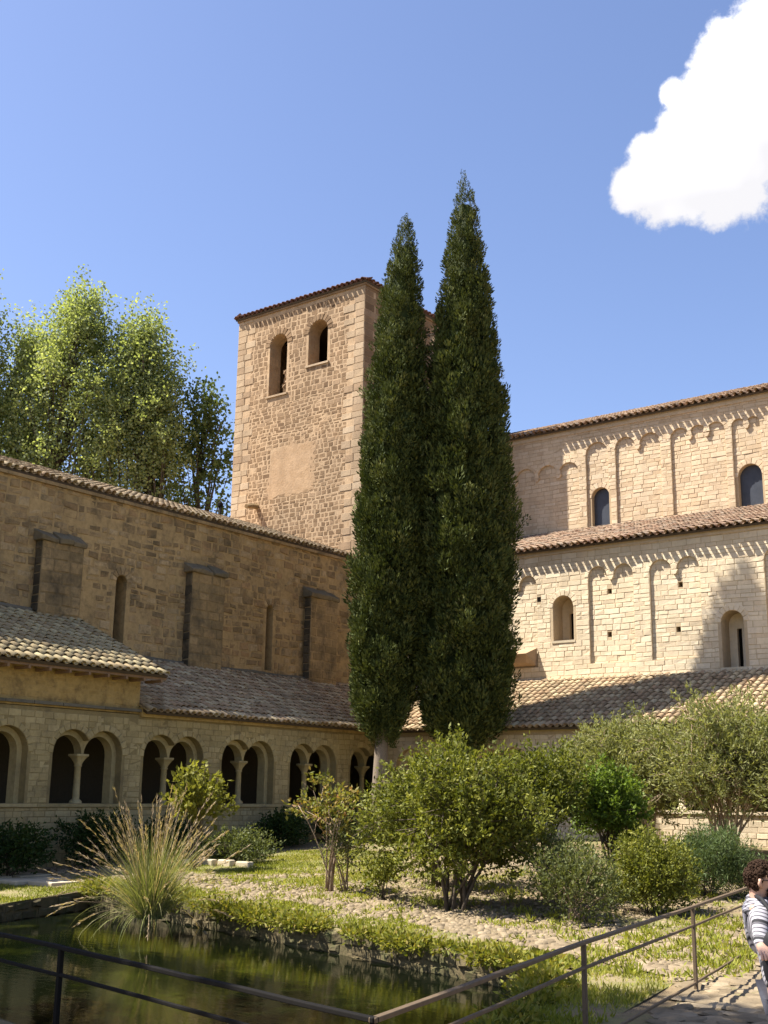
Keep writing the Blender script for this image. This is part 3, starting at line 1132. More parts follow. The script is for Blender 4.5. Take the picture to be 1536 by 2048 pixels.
# stepped side wall where raised roof ends
V = [(-25.35, 21.95, 4.2), (-28.6, 21.95, 5.8), (-28.6, 21.95, 7.1), (-25.35, 21.95, 5.3),
     (-25.35, 21.6, 4.2), (-28.6, 21.6, 5.8), (-28.6, 21.6, 7.1), (-25.35, 21.6, 5.3)]
mobj('side_wall', V, [(0, 1, 2, 3), (4, 7, 6, 5), (0, 4, 5, 1), (2, 6, 7, 3), (0, 3, 7, 4)], M['rubble_render'], wg, tone=0.2)
upw = Vector((-(28.6 - 24.42), 0, 7.06 - 5.19))
tiled_roof('raised_roof', wg, (-24.42, 22.4, 5.19), (0, -1, 0), upw, 13.3, upw.length, M['pale_tile'], spacing=0.295, exposure=0.34, over=0.12, limit=300)
mobj('eave_board', box_vf(-24.58, -24.50, 9.1, 22.42, 5.05, 5.115), BOXF, M['rafter_wood'], wg)
for k in range(20):
    y = 22.2 - 0.62 * k
    box('rafter', -25.1, -24.44, y - .035, y + .035, 4.97, 5.046, M['rafter_wood'], wg)
upw = Vector((-(28.6 - 24.72), 0, 6.08 - 4.20))
tiled_roof('roof', wg, (-24.72, 36.8, 4.20), (0, -1, 0), upw, 14.8, upw.length, M['grey_tile'], spacing=0.24, over=0.12, limit=300, jitter=0.018, slack=0.012)
mobj('wall_plate', box_vf(-25.4, -24.9, 21.96, 33.2, 4.05, 4.30), BOXF, M['rubble_render'], wg)
upn = Vector((0, 36.85 - 33.0, 6.0 - 4.20))
tiled_roof('roof', ng, (-25.2, 33.0, 4.20), (1, 0, 0), upn, 25.6, upn.length, M['grey_tile'], spacing=0.245, over=0.12, limit=300, jitter=0.014)
# mortar fillets / mouldings where roofs meet walls
V, F = tube_vf([(-28.52, 22.0 + k * 0.75, 6.14 + 0.02 * math.sin(k * 1.9)) for k in range(17)], [0.085] * 17, 6)
mobj('roof_flashing', V, F, M['lead_grey'], wg, tone=0.3, smooth=True)
V, F = tube_vf([(-28.52, 9.0 + k * 0.75, 7.12 + 0.02 * math.sin(k * 1.9)) for k in range(18)], [0.09] * 18, 6)
mobj('roof_flashing', V, F, M['lead_grey'], wg, tone=0.3, smooth=True)

# ------------------------------------------------------------------ tall wing behind the shaded gallery
wing = thing('monastery_wing', (-30, 23, 0), 'tall shaded rubble wall of the wing behind the low tile roof', 'building')
TWi = E_(-28.6)
WIN = [('a', 23.84, 24.27, 5.9, 8.46), ('b', 30.78, 31.14, 6.3, 8.47)]
holes = [arch(a, b, z0, zs, 10) for _, a, b, z0, zs in WIN]
V, F = plate(TWi, rect(8.0, 36.9, 0.3, 11.15), holes, 0.0, 0.55)
ww = mobj('wall', V, F, M['wing_mortar'], wing, tone=0.3)
pc = Pieces()
ex = []
for _, a, b, z0, zs in WIN:
    c, r = (a + b) / 2, (b - a) / 2
    ex.append(('arch', c, r + 0.12, zs, z0))
BUT = [(20.75, 22.25), (26.78, 28.3), (32.85, 34.4)]
masonry(pc, TWi, 16.0, 36.8, 5.9, 11.0, (0.17, 0.31), (0.22, 0.62), 0.05, (0.002, 0.03), excl=ex, jit=0.035, wave=0.03, bev=0.035, rough=0.012, skip=0.16)
for _, a, b, z0, zs in WIN:
    c, r = (a + b) / 2, (b - a) / 2
    voussoirs(pc, TWi, c, zs, r, 0.26, 7, proud=(0.02, 0.03))
pc.emit('stone', 'distant_stones', M['wing_stone'], ww)
for i, (_, a, b, z0, zs) in enumerate(WIN):
    w = mobj('window', box_vf(-29.14, -29.1, a - .05, b + .05, z0, zs + .4), BOXF, M['opening_shade' if i == 0 else 'boarding'], wing)  # first opening is a black sheet painted as unlit interior
    if i == 1:
        mobj('mullion', box_vf(-29.1, -28.95, a - .02, b + .02, 7.7, 7.78), BOXF, M['dark_wood'], w)
        mobj('pane', box_vf(-29.095, -29.06, a - .02, b + .02, 7.78, 8.7), BOXF, M['window_glass'], w)
for (a, b) in BUT:
    p = 0.33
    top = 9.2
    bt = mobj('buttress', box_vf(-28.62, -28.6 + p, a, b, 5.6, top), BOXF, M['buttress_stone'], wing, tone=random.random())
    pcb = Pieces()
    TB = E_(-28.6 + p)
    masonry(pcb, TB, a, b, 5.9, top - .02, (0.25, 0.36), (0.35, 0.7), 0.035, (0.004, 0.025), jit=0.02, bev=0.025)
    TBs = lambda u, n, z, a=a: np.stack([np.asarray(u, float), a - np.asarray(n, float), np.asarray(z, float)], -1)
    pcs = Pieces()
    masonry(pcs, TBs, -28.6, -28.6 + p, 5.9, top - .02, (0.18, 0.42), (0.4, 0.6), 0.02, (0.0, 0.045), jit=0.025, bev=0.03)
    pcb.emit('stone', 'distant_stones', M['buttress_stone'], bt, limit=60)
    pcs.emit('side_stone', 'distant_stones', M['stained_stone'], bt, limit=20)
    # weathered cap: three rough sloping blocks jutting beyond the shaft
    q = p + 0.14
    e = [a - .13, a + (b - a) * random.uniform(.28, .4), a + (b - a) * random.uniform(.62, .75), b + random.uniform(0, .14)]
    for k in range(3):
        y0, y1 = e[k] + .008, e[k + 1] - .008
        q0, q1 = q + random.uniform(-.1, .04), q + random.uniform(-.1, .04)
        t0, t1 = top + random.uniform(.3, .46), top + random.uniform(.3, .46)
        l0, l1 = top + random.uniform(.06, .16), top + random.uniform(.06, .16)
        V = [(-28.62, y0, t0), (-28.62, y1, t1), (-28.6 + q1, y1, l1), (-28.6 + q0, y0, l0),
             (-28.62, y0, top - .02), (-28.62, y1, top - .02), (-28.6 + q1 - .03, y1, top + random.uniform(-.05, .01)), (-28.6 + q0 - .03, y0, top + random.uniform(-.05, .01))]
        co = mobj('cap_stone', V, [(0, 3, 2, 1), (4, 5, 6, 7), (0, 1, 5, 4), (1, 2, 6, 5), (2, 3, 7, 6), (3, 0, 4, 7)], M['lichen_stone'], wing, tone=random.random(), centre=True)
        bv = co.modifiers.new('bevel', 'BEVEL'); bv.width = .03; bv.segments = 2
upw = Vector((-6.5, 0, 2.3))
tiled_roof('roof', wing, (-28.5, 37.0, 11.14), (0, -1, 0), upw, 27.5, upw.length * 0.9, M['grey_tile'], spacing=0.26, over=0.05, limit=300, jitter=0.02)
box('eave_course', -28.7, -28.5, 8.0, 36.85, 10.96, 11.06, M['wing_stone'], wing)
# end of the roof: back slope and gable keep the block closed
mobj('rear_roof', [(-34.3, 9.5, 13.2), (-34.3, 37, 13.2), (-40, 37, 11.2), (-40, 9.5, 11.2)], [(0, 1, 2, 3)], M['red_tile'], wing)

# ------------------------------------------------------------------ church aisle (lower sunlit wall)
aisle = thing('church_aisle', (-14, 39, 0), 'lower sunlit cream stone wall of the church with blind arches and two slit windows', 'church')
YA = 36.9
TA = S_(YA)
ZB, ZT = 5.4, 10.72
REC = 0.085


def blind_panel(u0, arcs, zb, corb=0.12):
    """outline of a recessed panel whose head is a run of small arches; arcs: (centre, radius, springing)"""
    last = arcs[-1]
    p = [(u0, zb), (last[0] + last[1], zb)]
    for k in range(len(arcs) - 1, -1, -1):
        c, r, zs = arcs[k]
        for i in range(11):
            a = PI * i / 10
            p.append((c + r * math.cos(a), zs + r * math.sin(a)))
    return p


APAN = [(-23.0, [(-22.3, .36, 9.55), (-21.35, .36, 9.55)], 6.58),
        (-18.90, [(-18.54, .36, 9.62), (-17.56, .36, 9.62)], 6.58),
        (-16.59, [(-16.18, .40, 9.58), (-15.2, .40, 9.58)], 6.58),
        (-12.62, [(-12.22, .40, 9.58), (-11.25, .40, 9.58)], 6.58),
        (-8.5, [(-8.1, .4, 9.58), (-7.1, .4, 9.58)], 6.58)]
AWIN = [(-20.34, -19.52, 7.46, 8.65), (-14.16, -13.40, 6.2, 7.66), (-10.2, -9.4, 6.6, 8.0)]
PUT = [(-20.9, 9.01), (-18.13, 9.07), (-18.18, 7.56), (-15.52, 9.06), (-15.66, 7.56), (-12.58 + .5, 9.08)]


def lombard_wall(th, T, u0, u1, zb, zt, panels, wins, puts, stone, mortar, ch, ln, deep, glass, slit):
    holes, ex, wex = [], [], []
    for (a, arcs, z0) in panels:
        holes.append(blind_panel(a, arcs, z0))
        for (c, r, zs) in arcs:
            ex.append(('arch', c, r + 0.02, zs, zs - 0.02))
        ex.append(('rect', a, arcs[-1][0] + arcs[-1][1], z0, min(q[2] for q in arcs)))
    inpanel = lambda u: any(a < u < arcs[-1][0] + arcs[-1][1] for a, arcs, z0 in panels)
    wfront = [w for w in wins if not inpanel((w[0] + w[1]) / 2)]
    wback = [w for w in wins if inpanel((w[0] + w[1]) / 2)]
    for w in wfront:
        holes.append(arch(w[0], w[1], w[2], w[3]))
    V, F = plate(T, rect(u0, u1, zb, zt), holes, 0.0, REC - 0.002)
    wall = mobj('wall', V, F, mortar, th, tone=0.4)
    wh = [arch(w[0], w[1], w[2], w[3]) for w in wins]
    ph = [rect(u - .08, u + .08, z - .09, z + .09) for u, z in puts if inpanel(u)]
    V, F = plate(T, rect(u0, u1, zb, zt), wh + ph, -REC, deep)
    mobj('recessed_wall', V, F, mortar, th, tone=0.6)
    pc = Pieces()
    for w in wins:
        wex.append(('arch', (w[0] + w[1]) / 2, (w[1] - w[0]) / 2 + 0.1, w[3], w[2]))
    pex = [('rect', u - .085, u + .085, z - .095, z + .095) for u, z in puts]
    masonry(pc, T, u0, u1, zb + .05, zt - .02, ch, ln, 0.016, (0.004, 0.012), excl=ex + wex + pex, jit=0.006)
    for (a, arcs, z0) in panels:
        b = arcs[-1][0] + arcs[-1][1]
        masonry(pc, T, a - .03, b + .03, z0 - .1, max(q[2] + q[1] for q in arcs) + .05, ch, ln, 0.016, (0.004, 0.014), excl=wex + pex, nb=-REC, jit=0.006)
        for (c, r, zs) in arcs:
            voussoirs(pc, T, c, zs, r, 0.15, 7, proud=(0.012, 0.018))
    for w in wins:
        nb = -REC if w in wback else 0.0
        voussoirs(pc, T, (w[0] + w[1]) / 2, w[3], (w[1] - w[0]) / 2, 0.22, 9, nb=nb, proud=(0.014, 0.02))
    pc.emit('stone', 'distant_stones', stone, wall)
    # little corbels carrying the blind arches
    for (a, arcs, z0) in panels:
        for k in range(len(arcs) - 1):
            um = (arcs[k][0] + arcs[k][1] + arcs[k + 1][0] - arcs[k + 1][1]) / 2
            zs = min(arcs[k][2], arcs[k + 1][2])
            P = [(um - .13, zs), (um - .05, zs - .15), (um + .05, zs - .15), (um + .13, zs)]
            V = np.concatenate([T(np.array([p[0] for p in P]), np.full(4, 0.008), np.array([p[1] for p in P])),
                                T(np.array([p[0] for p in P]), np.full(4, -REC - .02), np.array([p[1] for p in P]))])
            mobj('corbel', V, [(0, 1, 2, 3), (4, 7, 6, 5), (0, 4, 5, 1), (1, 5, 6, 2), (2, 6, 7, 3), (3, 7, 4, 0)], stone, th, tone=random.random(), centre=True)
    # putlog holes: black plates, the shade inside them painted flat
    for u, z in puts:
        q = T(np.array([u]), np.array([-REC - .3 if inpanel(u) else .004]), np.array([z]))[0]
        if inpanel(u):
            box('putlog_hole', q[0] - .1, q[0] + .1, q[1], q[1] + .02, z - .12, z + .12, M['opening_shade'], th)
        else:
            box('putlog_hole', q[0] - .075, q[0] + .075, q[1] - .002, q[1] + .02, z - .085, z + .085, M['opening_shade'], th)
    # windows
    for w in wins:
        c, r = (w[0] + w[1]) / 2, (w[1] - w[0]) / 2
        nb = -REC - deep
        if slit:
            hole = rect(c - r * .32, c + r * .12, w[2] + .04, w[3] - .13)
            V, F = plate(T, rect(w[0] - .2, w[1] + .2, w[2] - .2, w[3] + r + .2), [hole], nb + .002, 0.2)
            wd = mobj('window', V, F, stone, th, tone=0.3)
            q = T(np.array([c]), np.array([nb - .16]), np.array([w[2]]))[0]
            box('pane', w[0], w[1], q[1], q[1] + .02, w[2], w[3] + .2, M['opening_shade'], wd)  # black sheet painting the unlit space behind the slit
        else:
            q = T(np.array([c]), np.array([nb + .06]), np.array([w[2]]))[0]
            P = arch(w[0] - .01, w[1] + .01, w[2] - .05, w[3])
            V = T(np.array([p[0] for p in P]), np.full(len(P), nb + .06), np.array([p[1] for p in P]))
            wd = mobj('window', V, [tuple(range(len(P)))], glass, th)
    return wall


aw = lombard_wall(aisle, TA, -29.1, 1.0, ZB, ZT, APAN, AWIN, PUT, M['aisle_stone'], M['aisle_mortar'], (0.13, 0.22), (0.25, 0.62), 0.62, None, True)
# sills, base moulding, console stone
for w in AWIN:
    mobj('sill', box_vf(w[0] - .06, w[1] + .06, YA - .03, YA + .3, w[2] - .09, w[2] - .004), BOXF, M['limestone'], aisle, tone=.3)
mobj('base_moulding', box_vf(-25.0, 1.0, YA - .16, YA + .01, 5.98, 6.08), BOXF, M['limestone'], aisle, tone=.5)
V = [(-22.3, YA - .5, 7.02), (-21.2, YA - .5, 7.02), (-21.0, YA, 7.26), (-22.3, YA, 7.26), (-22.2, YA - .3, 6.72), (-21.3, YA - .3, 6.72), (-21.05, YA, 6.62), (-22.3, YA, 6.62)]
mobj('console', V, [(0, 3, 2, 1), (0, 1, 5, 4), (1, 2, 6, 5), (4, 5, 6, 7), (3, 0, 4, 7)], M['quoin_stone'], aisle, tone=.2)
# eave: corbelled course, then tiles
mobj('cornice', box_vf(-29.0, 1.0, YA - .045, YA + .02, 10.60, 10.78), BOXF, M['cream_stone'], aisle, tone=.3)
YN = 42.0
upa = Vector((0, YN - (YA - .2), 12.60 - 10.80))
tiled_roof('roof', aisle, (-29.0, YA - .2, 10.80), (1, 0, 0), upa, 30.0, upa.length, M['red_tile'], spacing=0.275, over=0.15, limit=300, jitter=0.016)

# ------------------------------------------------------------------ church nave (upper sunlit wall)
nave = thing('church_nave', (-14, 46, 0), 'upper sunlit cream stone wall of the church with arched windows, half shaded by the tower', 'church')
TNv = S_(YN)
K = YN / 41.4
ku = lambda u: u * K
kz = lambda z: 2.1 + (z - 2.1) * K
NPAN = [(-25.6, [(-25.1, .5, 14.92), (-24.0, .48, 14.95), (-22.95, .48, 14.95), (-21.97, .46, 14.95)], 12.0),
        (-21.17, [(-20.68, .49, 15.56)], 12.0),
        (-19.86, [(-19.43, .43, 15.62), (-18.38, .43, 15.62)], 12.0),
        (-17.51, [(-17.14, .37, 15.64), (-16.4, .33, 15.67), (-15.7, .36, 15.64)], 12.0),
        (-15.07, [(-14.8, .27, 15.69), (-14.25, .25, 15.70)], 12.0),
        (-13.6, [(-13.25, .35, 15.64), (-12.5, .35, 15.64), (-11.7, .35, 15.64)], 12.0),
        (-10.9, [(-10.5, .35, 15.64), (-9.7, .35, 15.64)], 12.0)]
NPAN = [(ku(a), [(ku(c), r * K, kz(z)) for c, r, z in arcs], kz(zb)) for a, arcs, zb in NPAN]
NWIN = [(-21.0, -20.21, 12.5, 13.76), (-14.96, -14.06, 12.58, 13.72)]
NWIN = [(ku(a), ku(b), kz(c), kz(d)) for a, b, c, d in NWIN]
nw = lombard_wall(nave, TNv, -29.0, 1.0, 11.8, kz(16.72), NPAN, NWIN, [], M['cream_stone'], M['cream_mortar'], (0.13, 0.21), (0.25, 0.6), 0.28, M['window_glass'], False)
ZE = kz(16.72)
mobj('cornice', box_vf(-29.0, 1.0, YN - .05, YN + .02, ZE - .16, ZE + .05), BOXF, M['cream_stone'], nave, tone=.3)
upn2 = Vector((0, 4.4, 1.72))
tiled_roof('roof', nave, (-29.0, YN - .2, ZE + .10), (1, 0, 0), upn2, 30.0, upn2.length, M['red_tile'], spacing=0.275, over=0.15, limit=300, jitter=0.018)
mobj('rear_roof', [(-29, 46.1, ZE + 1.77), (1, 46.1, ZE + 1.77), (1, 50, ZE), (-29, 50, ZE)], [(0, 1, 2, 3)], M['red_tile'], nave)
V, F = tube_vf([(-29 + k * 1.0, YN - .03, 12.66 + .01 * math.sin(k * 2.1)) for k in range(31)], [0.05] * 31, 6)
mobj('roof_flashing', V, F, M['dark_and_shade_iron'], nave, smooth=True)

# ------------------------------------------------------------------ bell tower
tower = thing('bell_tower', (-33, 40.7, 0), 'square brown stone bell tower with two arched belfry openings', 'tower')
TX0, TX1, TY0, TY1, TZ0, TZ1 = -36.72, -29.2, 36.9, 44.4, 10.6, 23.62
TT = S_(TY0)
TWN = [(-34.68, -33.62, 19.46, 21.84), (-32.36, -31.25, 20.44, 21.94)]
V, F = plate(TT, rect(TX0, TX1, TZ0, TZ1), [arch(a, b, c, d, 12) for a, b, c, d in TWN], 0.0, 0.75)
tw = mobj('wall', V, F, M['tower_mortar'], tower, tone=.3)
TEa = E_(TX1)
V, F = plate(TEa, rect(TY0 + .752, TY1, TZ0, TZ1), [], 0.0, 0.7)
te = mobj('wall', V, F, M['tower_stone'], tower, tone=.5)  # stone colour in place of mortar, painting this side's shade darker
mobj('wall', box_vf(TX0, TX0 + .7, TY0 + .76, TY1, TZ0, TZ1), BOXF, M['tower_mortar'], tower, tone=.5)
mobj('wall', box_vf(TX0 + .71, TX1 - .71, TY1 - .7, TY1, TZ0, TZ1), BOXF, M['tower_mortar'], tower, tone=.5)
mobj('belfry_floor', box_vf(TX0 + .71, TX1 - .71, TY0 + .76, TY1 - .71, 18.6, 18.8), BOXF, M['dark_wood'], tower)
mobj('belfry_ceiling', box_vf(TX0 + .71, TX1 - .71, TY0 + .76, TY1 - .71, 23.1, 23.3), BOXF, M['dark_wood'], tower)
pq, pe = Pieces(), Pieces()
z = TZ0
i = 0
while z < TZ1 - .1:
    h = random.uniform(0.26, 0.36)
    h = min(h, TZ1 - z)
    la = random.uniform(.85, 1.15) if i % 2 else random.uniform(.45, .6)
    lb = random.uniform(.85, 1.2) if i % 2 == 0 else random.uniform(.45, .62)
    for (a, b) in ((TX0, TX0 + la), (TX1 - lb, TX1 - .004)):
        m_ = (a + b) / 2 + random.uniform(-.12, .12)
        cuts = [(a, b)] if b - a < .75 else [(a, m_), (m_, b)]
        for (c, d) in cuts:
            pq.quad(TT, [(c + .008, z + .008), (d - .008, z + .008), (d - .008, z + h - .008), (c + .008, z + h - .008)], n1=random.uniform(.012, .022), bev=.014)
    pe.quad(TEa, [(TY0 + .01, z + .008), (TY0 + (la + .1), z + .008), (TY0 + (la + .1), z + h - .008), (TY0 + .01, z + h - .008)], n1=random.uniform(.008, .014))
    z += h
    i += 1
pq.emit('quoin', 'distant_quoins', M['quoin_stone'], tw, limit=200)
pe.emit('quoin', 'distant_quoins', M['tower_stone'], te, limit=40)  # darker than the front quoins, shade painted into their colour
pc = Pieces()
ex = [('arch', (a + b) / 2, (b - a) / 2 + .1, d, c) for a, b, c, d in TWN]
PATCH = (-34.62, -31.9, 14.7, 16.95)
ex += [('rect', PATCH[0] + .22, PATCH[1] - .2, PATCH[2] + .2, PATCH[3] - .22)]
masonry(pc, TT, TX0 + .9, TX1 - .88, TZ0 + .3, 17.6, (0.15, 0.23), (0.17, 0.42), 0.045, (0.001, 0.010), excl=ex, jit=0.025, wave=.02, bev=.018, rough=.004)
masonry(pc, TT, TX0 + .9, TX1 - .88, 17.6, 19.0, (0.13, 0.19), (0.18, 0.5), 0.04, (0.001, 0.010), excl=ex, jit=0.025, wave=.02, bev=.018, rough=.004)
masonry(pc, TT, TX0 + .85, TX1 - .85, 19.0, TZ1 - .3, (0.18, 0.27), (0.18, 0.46), 0.045, (0.001, 0.010), excl=ex, jit=0.028, wave=.02, bev=.018, rough=.004)
for a, b, c, d in TWN:
    voussoirs(pc, TT, (a + b) / 2, d, (b - a) / 2, 0.3, 11, proud=(.014, .026), joint=.03)
pc.emit('stone', 'distant_stones', M['tower_stone'], tw)
pc = Pieces()
masonry(pc, TEa, TY0 + 1.4, TY1, 17.0, TZ1 - .2, (0.2, 0.3), (0.24, 0.5), 0.06, (0.004, 0.02), jit=0.03, bev=.03)
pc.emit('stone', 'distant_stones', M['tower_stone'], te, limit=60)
# pale plaster patch with a ragged outline
P = []
for (x0, z0, x1, z1, n) in ((-34.66, 14.62, -31.8, 14.72, 14), (-31.8, 14.72, -31.86, 17.0, 12), (-31.86, 17.0, -34.3, 16.85, 12), (-34.3, 16.85, -34.66, 14.62, 11)):
    for k in range(n):
        f = k / n
        P.append((x0 + (x1 - x0) * f + random.uniform(-.13, .13), z0 + (z1 - z0) * f + random.uniform(-.12, .12)))
V, F = plate(TT, P, [], 0.006, 0.05)
mobj('plaster_patch', V, F, M['tower_plaster'], tower, tone=.5)
for a, b, c, d in TWN:
    mobj('sill', box_vf(a - .12, b + .1, TY0 - .07, TY0 + .5, c - .09, c - .004), BOXF, M['quoin_stone'], tower, tone=.9)
# broken jamb stones in the taller opening
pb = Pieces()
for (a, zz, w, h) in ((-33.80, 19.48, .2, .22), (-33.86, 19.72, .26, .2), (-33.78, 19.94, .18, .2), (-33.74, 20.16, .14, .2), (-33.82, 20.38, .2, .18)):
    pb.quad(TT, [(a, zz), (a + w, zz), (a + w, zz + h), (a, zz + h)], n0=-.4, n1=-.02, bev=.03, rough=.03)
pb.emit('stone', 'distant_stones', M['tower_stone'], tw)
# water spout
V, F = tube_vf([(-35.12, TY0 + .1, 14.42), (-35.08, TY0 - .35, 14.36), (-35.04, TY0 - .75, 14.26)], [.13, .12, .1], 7)
mobj('spout', V, F, M['wing_stone'], tower, tone=.2)
# roof: low pyramid, two slopes in view
half = (TX1 - TX0) / 2 + .12
cx, cy = (TX0 + TX1) / 2, (TY0 + TY1) / 2
rise = 1.7
for (o_, ac, upv) in (((cx - half, cy - half, TZ1 + .05), (1, 0, 0), (0, half, rise)), ((cx + half, cy - half, TZ1 + .05), (0, 1, 0), (-half, 0, rise)),
                      ((cx + half, cy + half, TZ1 + .05), (-1, 0, 0), (0, -half, rise)), ((cx - half, cy + half, TZ1 + .05), (0, -1, 0), (half, 0, rise))):
    upv = Vector(upv)
    Lr = upv.length
    tiled_roof('roof', tower, o_, ac, upv, 2 * half, Lr, M['dark_tile'], spacing=0.27, over=0.1, limit=60,
               cut=lambda u, v, Lr=Lr: v * half / Lr < u < 2 * half - v * half / Lr)
mobj('eave_course', box_vf(TX0 - .06, TX1 + .06, TY0 - .06, TY1 + .06, TZ1 - .12, TZ1 - .03), BOXF, M['tower_stone'], tower, tone=.4)
# stair turret clasping the shaded side
tur = mobj('stair_turret', box_vf(-27.95, -25.5, 40.0, 40.8, 11.0, 21.9), BOXF, M['quoin_stone'], tower, tone=.7)
pc = Pieces()
masonry(pc, S_(40.0), -27.95, -25.5, 17.0, 21.85, (0.2, 0.3), (0.25, 0.45), 0.03, (0.005, 0.015))
pc.emit('stone', 'distant_stones', M['quoin_stone'], tur, limit=40)
tiled_roof('turret_roof', tower, (-28.05, 39.95, 21.95), (1, 0, 0), (0, .9, .12), 2.55, .9, M['red_tile'], spacing=.26, over=.05, limit=12)
# small iron vent pipe on the wing roof beside the tower
vp = thing('vent_pipe', (-37.0, 36.4, 11.5), 'small dark pipe standing on the roof against the tower', 'pipe')
V, F = tube_vf([(-37.0, 36.5, 12.0), (-37.0, 36.5, 14.7)], [.07, .07], 8)
mobj('pipe', V, F, M['dark_and_shade_iron'], vp, smooth=True)
V, F = tube_vf([(-37.0, 36.5, 14.6), (-37.0, 36.5, 14.72), (-37.0, 36.5, 14.85)], [.13, .13, .03], 8)
mobj('cowl', V, F, M['dark_and_shade_iron'], vp)

# ------------------------------------------------------------------ foliage helpers
def unit(a):
    return a / (np.linalg.norm(a, axis=-1, keepdims=True) + 1e-9)


def leaf_vf(P, D, L, W, up=None, fold=0.0):
    """one pointed leaf (two triangles folded along nothing) per row"""
    n = len(P)
    D = unit(D)
    rnd = RG.normal(size=(n, 3)) if up is None else up + RG.normal(size=(n, 3)) * 0.35
    s = unit(np.cross(D, rnd))
    nn = np.cross(s, D)
    L = np.broadcast_to(np.asarray(L, float), (n,))[:, None]
    W = np.broadcast_to(np.asarray(W, float), (n,))[:, None]
    V = np.stack([P, P + D * L * 0.48 + s * W * 0.5 + nn * L * fold, P + D * L, P + D * L * 0.48 - s * W * 0.5 + nn * L * fold], 1).reshape(-1, 3)
    F = np.arange(4 * n).reshape(n, 4)
    return V, F


def leaves(name, P, D, L, W, tone, mat, parent, up=None, fold=0.06, kind=None):
    V, F = leaf_vf(P, D, L, W, up, fold)
    return mobj(name, V, F, mat, parent, tone=np.repeat(np.clip(tone, 0, 1), 4), kind=kind)


def curve_pts(a, b, bend, n=5):
    a, b = Vector(a), Vector(b)
    m = (a + b) / 2 + Vector(bend)
    return [a * (1 - t) ** 2 + m * 2 * t * (1 - t) + b * t * t for t in [i / (n - 1) for i in range(n)]]


def shrub(name, label, cat, base, rx, ry, h, clear, n_stems, n_lumps, tips_per, leaves_per, L, W, mat, bark, group=None,
          lump=0.42, stem_r=0.022, upward=0.5, offset=(0, 0), tone_mu=0.5, crown_name='foliage', tip_r=0.16, spray=1.0, flat_top=0.0):
    bx, by = base
    bz = float(gz(bx, by))
    t = thing(name, (bx, by, bz), label, cat, group)
    zc = bz + h * (clear + (1 - clear) * 0.5)
    rz = h * (1 - clear) * 0.5
    cen = np.array([bx + offset[0], by + offset[1], zc])
    rad = np.array([rx, ry, rz])
    lum = []
    for k in range(n_lumps):
        # even cover of directions (golden spiral), upper part favoured
        f = (k + 0.5) / n_lumps
        cz = 1 - 2 * f * 0.92
        a = k * 2.39996 + random.uniform(-.3, .3)
        rr = random.uniform(0.45, 0.86) if k % 4 else random.uniform(0.0, 0.4)
        sxy = math.sqrt(max(0, 1 - cz * cz))
        lum.append(cen + rad * np.array([sxy * math.cos(a), sxy * math.sin(a), cz]) * rr)
    st = Tubes()
    ends = []
    for k in range(n_stems):
        tgt = lum[(k * 7) % n_lumps]
        a = 2 * PI * k / n_stems + random.uniform(-.3, .3)
        b0 = Vector((bx + 0.10 * math.cos(a) * rx, by + 0.10 * math.sin(a) * ry, bz - 0.05))
        pts = curve_pts(b0, Vector(tgt), (random.uniform(-.1, .1), random.uniform(-.1, .1), h * 0.12), 6)
        st.add(pts, [stem_r * (1 - 0.7 * i / 5) for i in range(6)], 5)
        ends.append(pts)
    for li, c in enumerate(lum):
        e = ends[li % len(ends)]
        p0 = e[random.randrange(2, 5)]
        st.add(curve_pts(p0, Vector(c), (0, 0, 0.05), 4), [stem_r * .5, stem_r * .4, stem_r * .3, stem_r * .18], 4)
    P, D, T = [], [], []
    lr = lump * float(np.mean(rad))
    for c in lum:
        tp = RG.normal(size=(tips_per, 3))
        tp = unit(tp) * (RG.random((tips_per, 1)) ** 0.45) * lr * np.array([1, 1, 0.85])
        tips = c + tp
        out = unit(unit(tips - cen) * 0.9 + np.array([0, 0, upward]) + RG.normal(size=(tips_per, 3)) * 0.3)
        for q, (tpz, d) in enumerate(zip(tips, out)):
            if tpz[2] < bz + 0.05:
                continue
            if q % 5 == 0:
                st.add([Vector(c + (tpz - c) * .2), Vector(tpz + d * tip_r * .8)], [stem_r * .22, stem_r * .10], 3)
            f = RG.random(leaves_per)
            base_p = tpz + d * ((f - 0.35) * tip_r * 1.6 * spray)[:, None] + RG.normal(size=(leaves_per, 3)) * tip_r * 0.22
            dd = d * 0.75 + RG.normal(size=(leaves_per, 3)) * 0.62
            P.append(base_p); D.append(dd)
            T.append(np.clip(RG.normal(tone_mu, 0.2, leaves_per) + RG.normal(0, .1), 0.02, 0.98))
    P = np.concatenate(P); D = np.concatenate(D); T = np.concatenate(T)
    n = len(P)
    st.build('stem', bark, t)
    leaves(crown_name, P, D, L * RG.uniform(0.7, 1.25, n), W * RG.uniform(0.75, 1.2, n), T, mat, t)
    return t


